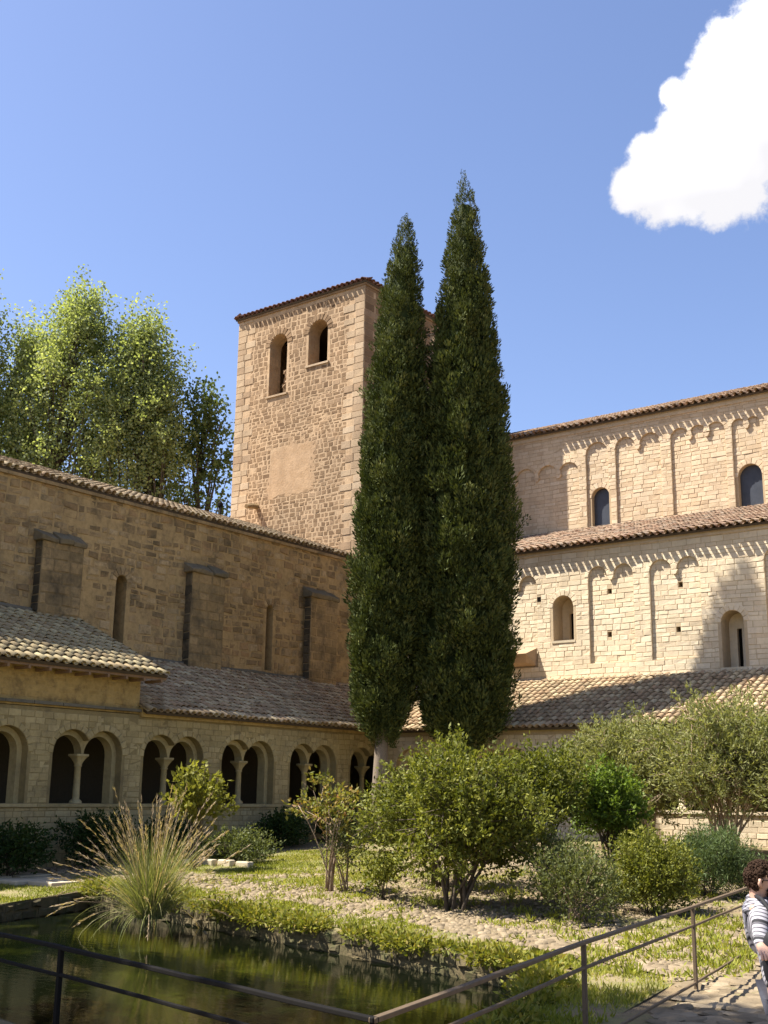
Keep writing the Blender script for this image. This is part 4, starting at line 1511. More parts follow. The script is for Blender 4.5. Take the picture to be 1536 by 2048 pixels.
# ------------------------------------------------------------------ cypresses
def cypress(label, base, prof, lean, seed, n_tuft):
    bx, by = base
    bz = float(gz(bx, by))
    t = thing('cypress_tree', (bx, by, bz), label, 'tree', 'cypresses in the corner of the cloister')
    zs = np.array([p[0] for p in prof]); rs = np.array([p[1] for p in prof])
    z0, z1 = zs[0], zs[-1]
    ax = lambda z: np.stack([bx + lean[0] * (z - bz) / (z1 - bz), by + lean[1] * (z - bz) / (z1 - bz)], -1)
    rng = np.random.default_rng(seed)
    ph = rng.uniform(0, 6.28, 12)

    def lumps(a, z):
        return (0.10 * np.sin(3 * a + 1.1 * z + ph[0]) + 0.08 * np.sin(5 * a - 1.9 * z + ph[1]) + 0.07 * np.sin(2 * a + 3.1 * z + ph[2])
                + 0.06 * np.sin(7 * a + 4.3 * z + ph[3])) * 0.7

    V, F = tube_vf([(bx, by, bz - .1), (bx + .03, by, bz + 1.5), (*ax(np.array(bz + 4.0)), bz + 4.0), (*ax(np.array(z1 - 3)), z1 - 3)], [.3, .24, .2, .05], 9)
    mobj('trunk', V, F, M['grey_bark'], t, smooth=True)
    # dense inner twigs, closing the view through the crown
    nz_, na = 50, 14
    V = []
    for i in range(nz_):
        z = z0 + .35 + (z1 - z0 - 1.6) * i / (nz_ - 1)
        for k in range(na):
            a = 2 * PI * k / na
            r = np.interp(z, zs, rs) * (0.62 + .8 * lumps(a, z)) * random.uniform(.85, 1.1) + .02
            c = ax(np.array(z))
            V.append((c[0] + r * math.cos(a), c[1] + r * math.sin(a), z))
    F = [(i * na + k, i * na + (k + 1) % na, (i + 1) * na + (k + 1) % na, (i + 1) * na + k) for i in range(nz_ - 1) for k in range(na)]
    F += [tuple(range(na))[::-1], tuple((nz_ - 1) * na + k for k in range(na))]
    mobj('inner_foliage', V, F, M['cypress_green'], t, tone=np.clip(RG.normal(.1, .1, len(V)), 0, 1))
    # compact rounded tufts, each a leafy knob
    w = np.interp(np.linspace(z0, z1, 200), zs, rs)
    cdf = np.cumsum(w + 0.05); cdf /= cdf[-1]
    zt = np.interp(rng.random(n_tuft), cdf, np.linspace(z0, z1, 200))
    at = rng.uniform(0, 2 * PI, n_tuft)
    rr = np.interp(zt, zs, rs)
    f = 0.66 + 0.31 * rng.random(n_tuft) ** 0.75
    rt = rr * (f + 0.8 * lumps(at, zt)) + rng.normal(0, .02, n_tuft)
    c = ax(zt)
    tp = np.stack([c[:, 0] + rt * np.cos(at), c[:, 1] + rt * np.sin(at), zt], -1)
    out = np.stack([np.cos(at), np.sin(at), np.zeros(n_tuft)], -1)
    g = unit(out * 0.35 + np.array([0, 0, 1.0]) + rng.normal(0, .18, (n_tuft, 3)))
    stray = rng.random(n_tuft) < .02
    tp = tp + (g * .22 + out * .12) * stray[:, None] * np.clip(rr, .3, 1)[:, None]
    sz = rng.uniform(.75, 1.6, n_tuft) * np.clip(.45 + rr * .6, .4, 1.1)
    k = 44
    n = n_tuft * k
    q = unit(rng.normal(0, 1, (n, 3)))
    G = np.repeat(g, k, 0)
    along = (q * G).sum(1, keepdims=True)
    rad = np.repeat(sz, k)[:, None]
    P = np.repeat(tp, k, 0) + (q * .105 + G * along * .12) * rad * rng.uniform(.75, 1.05, (n, 1))
    D = q * 0.7 + G * 1.0 + rng.normal(0, .22, (n, 3))
    T = np.clip(np.repeat(rng.normal(.46, .22, n_tuft), k) + rng.normal(0, .1, n), 0, 1)
    s_ = np.repeat(sz, k) * rng.uniform(.8, 1.2, n)
    leaves('crown', P, D, .105 * s_, .036 * s_, T, M['cypress_green'], t)
    return t


cypress('taller and broader dark cypress in the garden corner', (-20.85, 31.8),
        [(3.5, .6), (4.2, 1.2), (5.6, 1.58), (8.2, 1.68), (11.5, 1.66), (13.5, 1.45), (15.3, 1.28), (17.0, 1.04), (18.7, .86), (20.3, .66), (21.8, .44), (22.8, .24), (23.6, .03)],
        (.12, .0), 3, 3900)
cypress('shorter, slimmer dark cypress beside the tower, next to the taller one', (-22.95, 30.15),
        [(3.7, .4), (4.6, .9), (6.5, 1.18), (9.0, 1.2), (12.0, 1.1), (14.5, .97), (16.5, .84), (18.3, .70), (19.8, .53), (21.0, .32), (21.9, .03)],
        (.6, .3), 5, 2800)


# ------------------------------------------------------------------ trees behind the wing
def poplar(label, base, top, r, bottom, n_lumps, mat, seed, leaf=.155, per=480, group='trees behind the wing'):
    rng = np.random.default_rng(seed)
    random.seed(seed)
    bx, by = base
    t = thing('poplar_tree', (bx, by, 0.0), label, 'tree', group)
    tb = Tubes()
    trunk = [Vector((bx + random.uniform(-.2, .2) * i, by + random.uniform(-.2, .2) * i, (top * 0.93) * i / 7)) for i in range(8)]
    tb.add(trunk, [.32 * (1 - .88 * i / 7) for i in range(8)], 7)
    P, D, T = [], [], []
    H = top - bottom
    for k in range(n_lumps):
        f = (k + .5) / n_lumps
        z = bottom + H * f ** 0.9
        env = r * (math.sin(PI * min(1, 0.16 + 0.86 * f)) ** 0.6) * (1.0 if f < .93 else .7)
        a = k * 2.39996 + random.uniform(-.5, .5)
        q = env * math.sqrt(random.uniform(.08, 1))
        c = np.array([bx + q * math.cos(a), by + q * math.sin(a), z + random.uniform(-.4, .4)])
        i0 = max(1, min(6, int((z - 2.2 - q * .8) / (top * .93) * 7)))
        tb.add(curve_pts(trunk[i0], Vector(c) + Vector((0, 0, .5)), (0, 0, -.3 * q), 5), [.07, .055, .04, .028, .012], 4)
        m = int(per * random.uniform(.6, 1.25) * (0.45 if z < 17.5 and bx < -30 else 1.0))
        sub = rng.normal(0, 1, (m // 9 + 1, 3)).clip(-1.7, 1.7) * np.array([.55, .55, .8])
        idx = rng.integers(0, len(sub), m)
        P.append(c + sub[idx] + rng.normal(0, .16, (m, 3)))
        D.append(rng.normal(0, 1, (m, 3)) + np.array([0, 0, -.25]))
        T.append(np.clip(rng.normal(.5, .2, m) + rng.normal(0, .12), 0, 1))
    P = np.concatenate(P); D = np.concatenate(D); T = np.concatenate(T)
    tb.build('trunk', M['brown_bark'], t)
    n = len(P)
    leaves('crown', P, D, leaf * rng.uniform(.75, 1.25, n), leaf * .8 * rng.uniform(.75, 1.2, n), T, mat, t)


poplar('tallest rounded poplar behind the shaded wing', (-46.2, 35.2), 26.3, 3.0, 10.0, 120, M['poplar_green'], 21)
poplar('poplar cut by the edge of the picture behind the wing', (-50.4, 31.3), 27.0, 2.5, 9.0, 90, M['poplar_green'], 22)
poplar('lower poplar between the tallest one and the picture edge', (-48.9, 34.2), 24.6, 2.0, 9.0, 64, M['poplar_green'], 23)
poplar('poplar with sloping shoulder on the tower side of the tallest one', (-43.9, 37.2), 24.8, 2.5, 10.5, 96, M['poplar_green'], 24)
poplar('small poplar in front of the shoulder of the poplars, facing the tower', (-42.7, 37.2), 21.6, 1.5, 10.5, 40, M['poplar_green'], 27)
poplar('dark thin-leaved tree close beside the tower', (-41.4, 39.6), 21.3, 1.7, 10.5, 40, M['poplar_dark'], 25, leaf=.2, per=230)
poplar('dark lower tree among the poplar trunks', (-44.0, 40.3), 17.5, 2.4, 10.5, 22, M['poplar_dark'], 26, leaf=.2, per=200)
# a tall leafy tree beyond the near end of the pond throws the shade over the railing
random.seed(31)
poplar('leafy tree beyond the near end of the pond, outside the picture', (-14.2, 3.6), 20.5, 2.7, 6.5, 70, M['poplar_green'], 29, leaf=.32, per=300, group='trees by the pond')

# ------------------------------------------------------------------ garden shrubs
random.seed(5)
shrub('laurel_shrub', 'largest rounded laurel shrub with glossy leaves and leaning dark stems', 'shrub', (-11.9, 17.9), 2.05, 1.5, 2.9, .12, 10, 66, 38, 14,
      .09, .042, M['laurel_green'], M['brown_bark'], 'flowering shrubs of the garden', lump=.34, stem_r=.038, offset=(-.1, .25))
shrub('laurel_shrub', 'laurel shrub standing just behind the largest one, trunk bare', 'shrub', (-11.45, 20.3), 1.05, 1.0, 2.95, .30, 5, 26, 32, 13,
      .09, .042, M['laurel_green'], M['brown_bark'], 'flowering shrubs of the garden', lump=.42, stem_r=.035, tone_mu=.36, offset=(-.1, 0))
shrub('laurel_shrub', 'shrub with yellowish tips at the back of the largest laurel, before the arcade', 'shrub', (-14.1, 20.6), 1.5, 1.2, 2.35, .15, 7, 30, 30, 13,
      .088, .04, M['laurel_green'], M['brown_bark'], 'flowering shrubs of the garden', lump=.4, stem_r=.03, tone_mu=.55)
shrub('rose_bush', 'open upright bush with red-tipped leaves and bare fan of stems', 'shrub', (-15.4, 18.7), .85, .75, 2.3, .42, 10, 15, 9, 8,
      .10, .055, M['red_tip'], M['pale_twig'], 'flowering shrubs of the garden', lump=.36, stem_r=.02, offset=(-.1, 0), tone_mu=.45)
shrub('low_shrub', 'thin grey-green low growth at the foot of the rose bush', 'shrub', (-15.2, 18.95), .55, .5, 1.55, .15, 8, 14, 14, 8,
      .075, .03, M['grey_green'], M['pale_twig'], lump=.5, stem_r=.014)
shrub('low_shrub', 'small leafy sapling left of the largest laurel', 'shrub', (-13.9, 18.45), .42, .4, .85, .1, 6, 10, 14, 8,
      .085, .045, M['laurel_green'], M['brown_bark'], 'low shrubs', lump=.5, stem_r=.012)
shrub('orange_tree', 'rounded bright green little tree with dense glossy head', 'shrub', (-10.9, 21.9), .82, .8, 2.45, .30, 5, 30, 36, 13,
      .095, .046, M['vivid_green'], M['brown_bark'], 'flowering shrubs of the garden', lump=.4, stem_r=.035)
shrub('low_shrub', 'sprawling grey-green shrub in front of the bright green tree', 'shrub', (-9.5, 17.75), .95, .8, 1.2, .05, 12, 24, 24, 9,
      .08, .03, M['grey_green'], M['pale_twig'], 'low shrubs', lump=.42, stem_r=.014, upward=.9)
shrub('low_shrub', 'grey-green shrub behind the stems of the largest laurel', 'shrub', (-10.5, 19.3), .7, .7, 1.3, .1, 10, 18, 22, 9,
      .08, .03, M['grey_green'], M['pale_twig'], 'low shrubs', lump=.42, stem_r=.014, upward=.9, tone_mu=.6)
shrub('oleander', 'pale many-stemmed oleander at the picture edge, tallest of the two', 'shrub', (-11.7, 30.1), 2.3, 1.6, 4.15, .15, 20, 80, 42, 10,
      .14, .036, M['silver_green'], M['pale_twig'], 'oleanders before the church gallery', lump=.36, stem_r=.035, upward=.9, tone_mu=.55)
shrub('oleander', 'pale many-stemmed oleander between the bright green tree and its taller neighbour', 'shrub', (-14.35, 31.0), 2.3, 1.4, 3.7, .14, 20, 80, 40, 10,
      .14, .036, M['silver_green'], M['pale_twig'], 'oleanders before the church gallery', lump=.36, stem_r=.03, upward=.9, tone_mu=.5, offset=(-.5, -.2))
shrub('oleander', 'oleander growing past the picture edge beyond the man', 'shrub', (-8.9, 29.5), 1.8, 1.3, 3.8, .16, 12, 46, 34, 9,
      .14, .036, M['silver_green'], M['pale_twig'], 'oleanders before the church gallery', lump=.4, stem_r=.03, upward=.9, tone_mu=.5)
shrub('box_bush', 'rounded yellow-green bush beyond the railing', 'shrub', (-8.85, 19.3), .85, .75, 1.3, .0, 8, 40, 34, 12,
      .062, .032, M['laurel_green'], M['brown_bark'], 'low shrubs', lump=.42, stem_r=.014, tone_mu=.55)
shrub('rosemary_bush', 'low feathery rosemary mound behind the round bush', 'shrub', (-8.9, 21.9), 1.15, .85, 1.15, .0, 10, 46, 44, 10,
      .085, .016, M['rosemary_green'], M['brown_bark'], 'low shrubs', lump=.42, stem_r=.014, upward=1.2)
shrub('nandina_plant', 'small reddish-leaved plant under the tallest oleander', 'shrub', (-12.1, 29.4), .4, .4, .55, .0, 5, 8, 16, 8,
      .10, .05, M['red_tip'], M['pale_twig'], 'low shrubs', lump=.5, stem_r=.01)
shrub('young_fig', 'yellow-green sapling with sparse branches behind the tall grass', 'shrub', (-21.0, 20.4), .85, .8, 2.55, .34, 6, 16, 14, 8,
      .14, .09, M['yellow_green'], M['brown_bark'], 'flowering shrubs of the garden', lump=.42, stem_r=.02)
shrub('bedding_plant', 'low green leafy bed with stone edging behind the tall grass', 'shrub', (-21.6, 22.4), 1.3, .9, .75, .0, 10, 22, 22, 9,
      .085, .045, M['grey_green'], M['brown_bark'], 'low shrubs', lump=.42, stem_r=.012, tone_mu=.4)
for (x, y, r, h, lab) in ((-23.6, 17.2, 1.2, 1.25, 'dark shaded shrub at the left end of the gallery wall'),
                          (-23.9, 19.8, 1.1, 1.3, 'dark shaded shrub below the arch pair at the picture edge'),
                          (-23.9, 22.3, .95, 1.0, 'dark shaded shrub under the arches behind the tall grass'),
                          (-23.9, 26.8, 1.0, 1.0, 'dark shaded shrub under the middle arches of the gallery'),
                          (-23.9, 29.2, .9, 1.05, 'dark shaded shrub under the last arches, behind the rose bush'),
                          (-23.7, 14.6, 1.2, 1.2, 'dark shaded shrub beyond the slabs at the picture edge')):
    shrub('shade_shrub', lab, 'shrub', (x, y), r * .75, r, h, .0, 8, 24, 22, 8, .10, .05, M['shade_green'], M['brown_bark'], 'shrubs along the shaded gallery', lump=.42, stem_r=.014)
# stone kerb of the leafy bed
kb = thing('bed_edging', (-20.9, 22.0, .3), 'pale low stones edging the leafy bed', 'edging')
for k in range(4):
    a = -22.4 + k * .5
    yy = 21.35 + .12 * k
    z = float(gz(a, yy))
    box('edging_stone', a, a + .44, yy, yy + .2, z - .05, z + .14 + random.uniform(-.02, .03), M['limestone'], kb, bev=.03)


# ------------------------------------------------------------------ tall ornamental grass
def tall_grass():
    bx, by = -15.75, 14.35
    t = thing('ornamental_grass', (bx, by, 0.0), 'large clump of tall ornamental grass with pinkish plumes at the pond edge', 'grass clump')

    def ribbons(n, hmin, hmax, w, spread, rb, seg=6, droop=1.0):
        rng = RG
        V = np.zeros((n, seg + 1, 2, 3))
        a = rng.uniform(0, 2 * PI, n)
        el = np.abs(rng.normal(0, spread, n)).clip(0, 1.25)
        ln = rng.uniform(hmin, hmax, n) * (1 - .12 * el)
        d = np.stack([np.cos(a), np.sin(a)], -1)
        sd = np.stack([-d[:, 1], d[:, 0], np.zeros(n)], -1)
        tw = rng.uniform(-1, 1, (n, 1)); sd = unit(sd + np.stack([d[:, 0], d[:, 1], np.zeros(n)], -1) * tw)
        b0 = np.stack([bx + d[:, 0] * rng.uniform(0, rb, n), by + d[:, 1] * rng.uniform(0, rb, n), np.zeros(n) - .02], -1)
        p = b0.copy()
        ang = el.copy()
        bendf = rng.uniform(.2, 2.2, n)
        for i in range(seg + 1):
            wi = w * (1 - (i / seg) ** 2 * .9)
            V[:, i, 0] = p - sd * wi / 2
            V[:, i, 1] = p + sd * wi / 2
            step = ln / seg
            p = p + np.stack([d[:, 0] * np.sin(ang) * step, d[:, 1] * np.sin(ang) * step, np.cos(ang) * step], -1)
            ang = ang + (0.05 + .13 * el) * droop * bendf
        idx = np.arange(n * (seg + 1) * 2).reshape(n, seg + 1, 2)
        F = np.stack([idx[:, :-1, 0], idx[:, :-1, 1], idx[:, 1:, 1], idx[:, 1:, 0]], -1).reshape(-1, 4)
        return V.reshape(-1, 3), F, p, d, ang

    V, F, _, _, _ = ribbons(1150, .8, 1.65, .011, .54, .26, droop=.9)
    mobj('blade', V, F, M['grass_blade'], t, tone=np.repeat(np.clip(RG.normal(.5, .22, 1150), 0, 1), 14), kind='stuff')
    n = 130
    V, F, tip, d, ang = ribbons(n, 1.35, 2.3, .011, .62, .22, droop=.7)
    mobj('stalk', V, F, M['grass_plume'], t, tone=np.repeat(np.clip(RG.normal(.6, .2, n), 0, 1), 14), kind='stuff')
    # plumes: narrow bristly heads along the last third of each stalk
    Vr = V.reshape(n, 7, 2, 3).mean(2)
    P, D = [], []
    for i in range(n):
        for k in range(26):
            f = random.uniform(4.2, 6.0)
            j = int(min(f, 5.999)); g = f - j
            q = Vr[i, j] * (1 - g) + Vr[i, j + 1] * g
            ax = Vr[i, j + 1] - Vr[i, j]
            P.append(q); D.append(ax / (np.linalg.norm(ax) + 1e-9) + RG.normal(0, .16, 3))
    P = np.array(P); D = np.array(D)
    leaves('plume', P, D, .10, .012, np.clip(RG.normal(.5, .25, len(P)), 0, 1), M['grass_plume'], t, kind='stuff')


tall_grass()

# ------------------------------------------------------------------ turf and creeping plants (uncountable)
LAWN = [[(-24.0, 20.6), (-20.6, 19.8), (-17.6, 19.0), (-16.0, 19.4), (-16.6, 21.5), (-17.6, 24.0), (-19.0, 26.5), (-21.5, 27.0), (-23.5, 24.0)],
        [(-22.6, 18.4), (-21.0, 16.6), (-19.6, 17.0), (-17.0, 16.5), (-14.2, 15.7), (-10.4, 14.65), (-7.4, 13.8), (-6.5, 12.0), (-5.9, 13.2), (-6.3, 13.9), (-8.8, 15.05), (-11.2, 15.95),
         (-14.0, 16.9), (-17.2, 17.6), (-20.4, 18.3)],
        [(-24.0, 12.5), (-19.0, 12.5), (-19.4, 14.0), (-20.1, 16.6), (-22.0, 16.2), (-24.0, 16.0)],
        [(-6.9, 12.2), (-6.2, 10.6), (-5.4, 8.2), (-5.0, 8.2), (-5.6, 11.5), (-6.0, 13.6)],
        [(-14.6, 18.4), (-9.5, 17.0), (-8.0, 18.5), (-7.6, 22.0), (-10.0, 26.0), (-14.0, 27.0), (-16.0, 24.0)]]


def lawn(poly, dens, label, hgt=(.05, .13)):
    xs = [p[0] for p in poly]; ys = [p[1] for p in poly]
    area = (max(xs) - min(xs)) * (max(ys) - min(ys))
    n = int(area * dens)
    X_ = RG.uniform(min(xs), max(xs), n); Y_ = RG.uniform(min(ys), max(ys), n)
    # tufted: thin out by a slow wave
    keep = (np.sin(X_ * 2.3 + Y_) + np.sin(Y_ * 3.1 - X_ * 1.3) + RG.normal(0, 1.0, n)) > -0.25
    m = np.array([k and inside(poly, x, y) for x, y, k in zip(X_, Y_, keep)])
    X_, Y_ = X_[m], Y_[m]
    n = len(X_)
    P = np.stack([X_, Y_, gz(X_, Y_) + .005], -1)
    D = np.stack([RG.normal(0, .45, n), RG.normal(0, .45, n), np.ones(n)], -1)
    patch = .5 + .22 * np.sin(X_ * .9 + 1) * np.sin(Y_ * 1.1)
    o = leaves('grass', P, D, RG.uniform(*hgt, n), RG.uniform(.012, .022, n), patch + RG.normal(0, .2, n), M['lawn_blade'], None, kind='stuff')
    tag(o, label)


for poly, dens, lab in ((LAWN[0], 900, 'lawn between the path and the shaded beds'), (LAWN[1], 1500, 'strip of grass along the pond'),
                        (LAWN[2], 1000, 'grass on the bank at the far end of the pond'), (LAWN[3], 1700, 'grass between the pond and the railing'), (LAWN[4], 70, 'sparse grass under the shrubs')):
    lawn(poly, dens, lab, (.03, .085) if lab != 'grass between the pond and the railing' else (.05, .12))
for poly, nm in ((LAWN[0], 'lawn'), (LAWN[1], 'lawn'), (LAWN[2], 'lawn'), (LAWN[3], 'lawn')):
    flat_area('lawn', poly, M['turf'], 0.003, 'green turf lying under the grass blades')


def bank_plants():
    P, D = [], []
    for i in range(0, 8):
        x0, y0 = POND[i]; x1, y1 = POND[(i + 1) % len(POND)]
        L_ = math.hypot(x1 - x0, y1 - y0)
        for k in range(int(L_ * 12.0)):
            f = random.random()
            if math.sin(i * 3 + f * L_ * 1.9) + random.gauss(0, .5) < -.75:
                continue
            cx_, cy_ = x0 + (x1 - x0) * f + random.gauss(0, .1), y0 + (y1 - y0) * f + random.gauss(0, .1)
            r = random.uniform(.08, .22)
            m = int(130 * r / .2)
            q = RG.normal(0, 1, (m, 3)) * np.array([r, r, r * .55]) * .55
            P.append(np.array([cx_, cy_, .06 + float(gz(cx_, cy_))]) + q)
            D.append(unit(q) + RG.normal(0, .5, (m, 3)) + np.array([0, 0, .4]))
    P = np.concatenate(P); D = np.concatenate(D)
    P[:, 2] = np.maximum(P[:, 2], -.22)
    o = leaves('foliage', P, D, RG.uniform(.05, .11, len(P)), RG.uniform(.025, .05, len(P)), np.clip(RG.normal(.5, .22, len(P)), 0, 1), M['bank_plant'], None, kind='stuff')
    tag(o, 'yellow-green plants creeping over the pond edge')


bank_plants()


def weeds():
    P, D = [], []
    for k in range(420):
        if k % 3 == 0:
            x, y = random.uniform(-8, -5.6), random.uniform(13.6, 19)
        else:
            x, y = random.uniform(-19, -7.5), random.uniform(15.5, 24)
        if inside(POND, x, y):
            continue
        r = random.uniform(.05, .14)
        m = 26
        q = RG.normal(0, 1, (m, 3)) * np.array([r, r, .02])
        P.append(np.array([x, y, float(gz(x, y)) + .02]) + np.abs(q) * np.array([0, 0, 1]) + q * np.array([1, 1, 0]))
        D.append(RG.normal(0, .7, (m, 3)) + np.array([0, 0, 1.0]))
    P = np.concatenate(P); D = np.concatenate(D)
    o = leaves('weeds', P, D, RG.uniform(.06, .13, len(P)), .025, np.clip(RG.normal(.5, .2, len(P)), 0, 1), M['lawn_blade'], None, kind='stuff')
    tag(o, 'scattered weeds on the bare earth under the shrubs')


weeds()

# ------------------------------------------------------------------ railing
rail = thing('railing', (-4.15, 5.44, 0.0), 'low iron railing of posts and bars turning the corner of the pond', 'railing')
CN = (-4.15, 5.44)
LEFT = [CN, (-7.79, 6.2), (-11.4, 6.85), (-15.0, 7.6)]
RIGHT = [CN, (-4.93, 9.36), (-5.57, 13.2), (-6.22, 16.8), (-6.85, 20.2)]


def bar(a, b, z, w, h, name, ext=0.0, mat='rusty_iron'):
    a, b = Vector((*a, z)), Vector((*b, z))
    d = (b - a).normalized()
    s = Vector((-d.y, d.x, 0)) * w / 2
    up = Vector((0, 0, h / 2))
    a, b = a - d * ext, b + d * ext
    n = 6
    V, F = [], []
    for i in range(n + 1):
        p = a + (b - a) * i / n + Vector((0, 0, random.uniform(-.003, .003)))
        V += [p - s - up, p + s - up, p + s + up, p - s + up]
    for i in range(n):
        for k in range(4):
            F.append((i * 4 + k, i * 4 + (k + 1) % 4, (i + 1) * 4 + (k + 1) % 4, (i + 1) * 4 + k))
    F += [(3, 2, 1, 0), tuple(n * 4 + k for k in range(4))]
    o = mobj(name, [tuple(v) for v in V], F, M[mat], rail)
    bv = o.modifiers.new('bevel', 'BEVEL'); bv.width = .006; bv.segments = 2; bv.limit_method = 'ANGLE'
    return o


for run in (LEFT, RIGHT):
    mt_ = 'dark_and_shade_iron' if run is LEFT else 'rusty_iron'  # left run made blacker: its shade is painted into the iron colour
    for a, b in zip(run[:-1], run[1:]):
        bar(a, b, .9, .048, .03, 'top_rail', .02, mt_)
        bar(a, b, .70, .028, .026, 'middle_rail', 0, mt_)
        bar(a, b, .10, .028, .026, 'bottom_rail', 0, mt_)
for (x, y) in LEFT + RIGHT[1:]:
    z = float(gz(x, y))
    p = mobj('post', box_vf(x - .019, x + .019, y - .019, y + .019, -.12, .884), BOXF, M['dark_and_shade_iron' if (x, y) in LEFT else 'rusty_iron'], rail, centre=True)
    bv = p.modifiers.new('bevel', 'BEVEL'); bv.width = .005; bv.segments = 2
    mobj('base_plate', box_vf(x - .05, x + .05, y - .05, y + .05, -.05, z + .022), BOXF, M['rusty_iron'], rail, centre=True)

# ------------------------------------------------------------------ the man at the picture edge
mat_plain('skin_tone', (0.50, 0.30, 0.21), rough=0.55, var=.08, scale=30, bump=.03)
mat_plain('hair_brown', (0.035, 0.019, 0.011), rough=0.7, spec=.08, var=.4, scale=60)
mat_plain('black_cloth', (0.012, 0.012, 0.014), rough=0.8, var=.3, scale=40)
mat_plain('trouser_cloth', (0.05, 0.052, 0.065), rough=0.9, var=.3, scale=40)
mat_plain('shoe_leather', (0.04, 0.028, 0.02), rough=0.5)


def mat_stripe():
    m, nt, N, L = nodes_mat('striped_cloth')
    out = N('ShaderNodeOutputMaterial')
    b = N('ShaderNodeBsdfPrincipled'); b.inputs['Roughness'].default_value = .85
    tc = N('ShaderNodeTexCoord')
    mp = N('ShaderNodeMapping'); mp.inputs['Rotation'].default_value = (math.radians(38), 0, math.radians(20))
    L(tc.outputs['Object'], mp.inputs[0])
    w = N('ShaderNodeTexWave'); w.wave_type = 'BANDS'; w.bands_direction = 'Z'
    w.inputs['Scale'].default_value = 14; w.inputs['Distortion'].default_value = 1.2; w.inputs['Detail'].default_value = 2
    L(mp.outputs[0], w.inputs['Vector'])
    w2 = N('ShaderNodeTexWave'); w2.bands_direction = 'Z'; w2.inputs['Scale'].default_value = 3.2; w2.inputs['Distortion'].default_value = .8
    L(mp.outputs[0], w2.inputs['Vector'])
    r = ramp(N, [(.05, .05, .06), (.36, .34, .365), (.46, .44, .46)])
    r.color_ramp.elements[1].position = .35
    L(w.outputs[0], r.inputs[0])
    r2 = ramp(N, [(.03, .03, .035), (1, 1, 1), (1, 1, 1)])
    r2.color_ramp.elements[1].position = .22
    L(w2.outputs[0], r2.inputs[0])
    L(mix_color(N, L, 'MULTIPLY', 1.0, r.outputs[0], r2.outputs[0]), b.inputs['Base Color'])
    L(b.outputs[0], out.inputs[0])


mat_stripe()
PF_ = Vector((math.cos(HEAD), math.sin(HEAD), 0))
PR_ = Vector((PF_.y, -PF_.x, 0))
PO = Vector((-2.829, 7.692, 0.02))


def L3(f, r, u):
    return PO + PF_ * f + PR_ * r + Vector((0, 0, u))


def skin(name, verts, edges, radii, mat, parent, sub=2):
    me = bpy.data.meshes.new(name)
    me.from_pydata([tuple(L3(*v)) for v in verts], edges, [])
    o = bpy.data.objects.new(name, me)
    COL.objects.link(o)
    md = o.modifiers.new('skin', 'SKIN')
    md.use_smooth_shade = True
    sv = me.skin_vertices[0].data
    for i, r in enumerate(radii):
        sv[i].radius = r if isinstance(r, tuple) else (r, r)
        sv[i].use_root = (i == 0)
    sm = o.modifiers.new('sub', 'SUBSURF'); sm.levels = sub; sm.render_levels = sub
    dg = bpy.context.evaluated_depsgraph_get()
    new = bpy.data.meshes.new_from_object(o.evaluated_get(dg))
    new.materials.clear(); new.materials.append(mat)
    bpy.data.objects.remove(o)
    o2 = bpy.data.objects.new(name, new)
    link(o2, parent)
    return o2


man = thing('person', tuple(PO), 'man with curly dark hair, beard and glasses wearing a striped scarf', 'person')
bv_ = [(.16, 0, .94), (.14, 0, 1.08), (.09, 0, 1.25), (.03, 0, 1.36), (.015, 0, 1.425), (.025, 0, 1.475), (.045, 0, 1.52), (.05, 0, 1.575), (.035, 0, 1.625),
       (.125, 0, 1.545), (.142, 0, 1.535),                      # nose
       (-.005, .15, 1.375), (-.03, .20, 1.215), (-.055, .29, 1.185), (-.07, .345, 1.18),   # right arm reaching to the camera
       (.03, -.17, 1.38), (.06, -.23, 1.15), (.25, -.20, 1.06), (.32, -.18, 1.05),   # left arm
       (.16, .09, .88), (.17, .10, .48), (.14, .10, .08), (.28, .10, .035),
       (.16, -.09, .88), (.19, -.10, .48), (.20, -.10, .08), (.34, -.10, .035)]
be = [(0, 1), (1, 2), (2, 3), (3, 4), (4, 5), (5, 6), (6, 7), (7, 8), (6, 9), (9, 10), (3, 11), (11, 12), (12, 13), (13, 14), (3, 15), (15, 16), (16, 17), (17, 18),
      (0, 19), (19, 20), (20, 21), (21, 22), (0, 23), (23, 24), (24, 25), (25, 26)]
br = [.12, .108, .11, .105, .058, .052, .082, .093, .06, .022, .014, .058, .046, .032, (.036, .022), .058, .046, .032, (.036, .022),
      .088, .062, .042, .036, .088, .062, .042, .036]
# fingers and thumbs, rooted in the palms
for (pi, sgn, fd) in ((14, 1, (.0, 1.0, .0)), (18, -1, (1.0, .1, 0))):
    for k in range(5):
        px_, py_, pz_ = bv_[pi]
        o_ = (k - 1.5) * .018
        ln_ = (.032, .038, .036, .028, .03)[k]
        if k < 4:
            a = (px_ + fd[0] * .025 + (o_ if fd[1] > .5 else 0), py_ + fd[1] * .025 + (o_ if fd[0] > .5 else 0), pz_)
            b = (a[0] + fd[0] * ln_, a[1] + fd[1] * ln_, a[2] - .012)
            c = (b[0] + fd[0] * .012, b[1] + fd[1] * .012, b[2] - .03)
        else:
            a = (px_ + (.035 if fd[1] > .5 else 0), py_ + (.035 if fd[0] > .5 else 0), pz_ + .012)
            b = (a[0] + fd[0] * .03 + (.01 if fd[1] > .5 else 0), a[1] + fd[1] * .03, a[2] + .008)
            c = (b[0] + fd[0] * .025, b[1] + fd[1] * .025, b[2] - .006)
        i0 = len(bv_)
        bv_ += [a, b, c]; be += [(pi, i0), (i0, i0 + 1), (i0 + 1, i0 + 2)]; br += [.0095, .009, .008]
skin('body', bv_, be, br, M['skin_tone'], man)
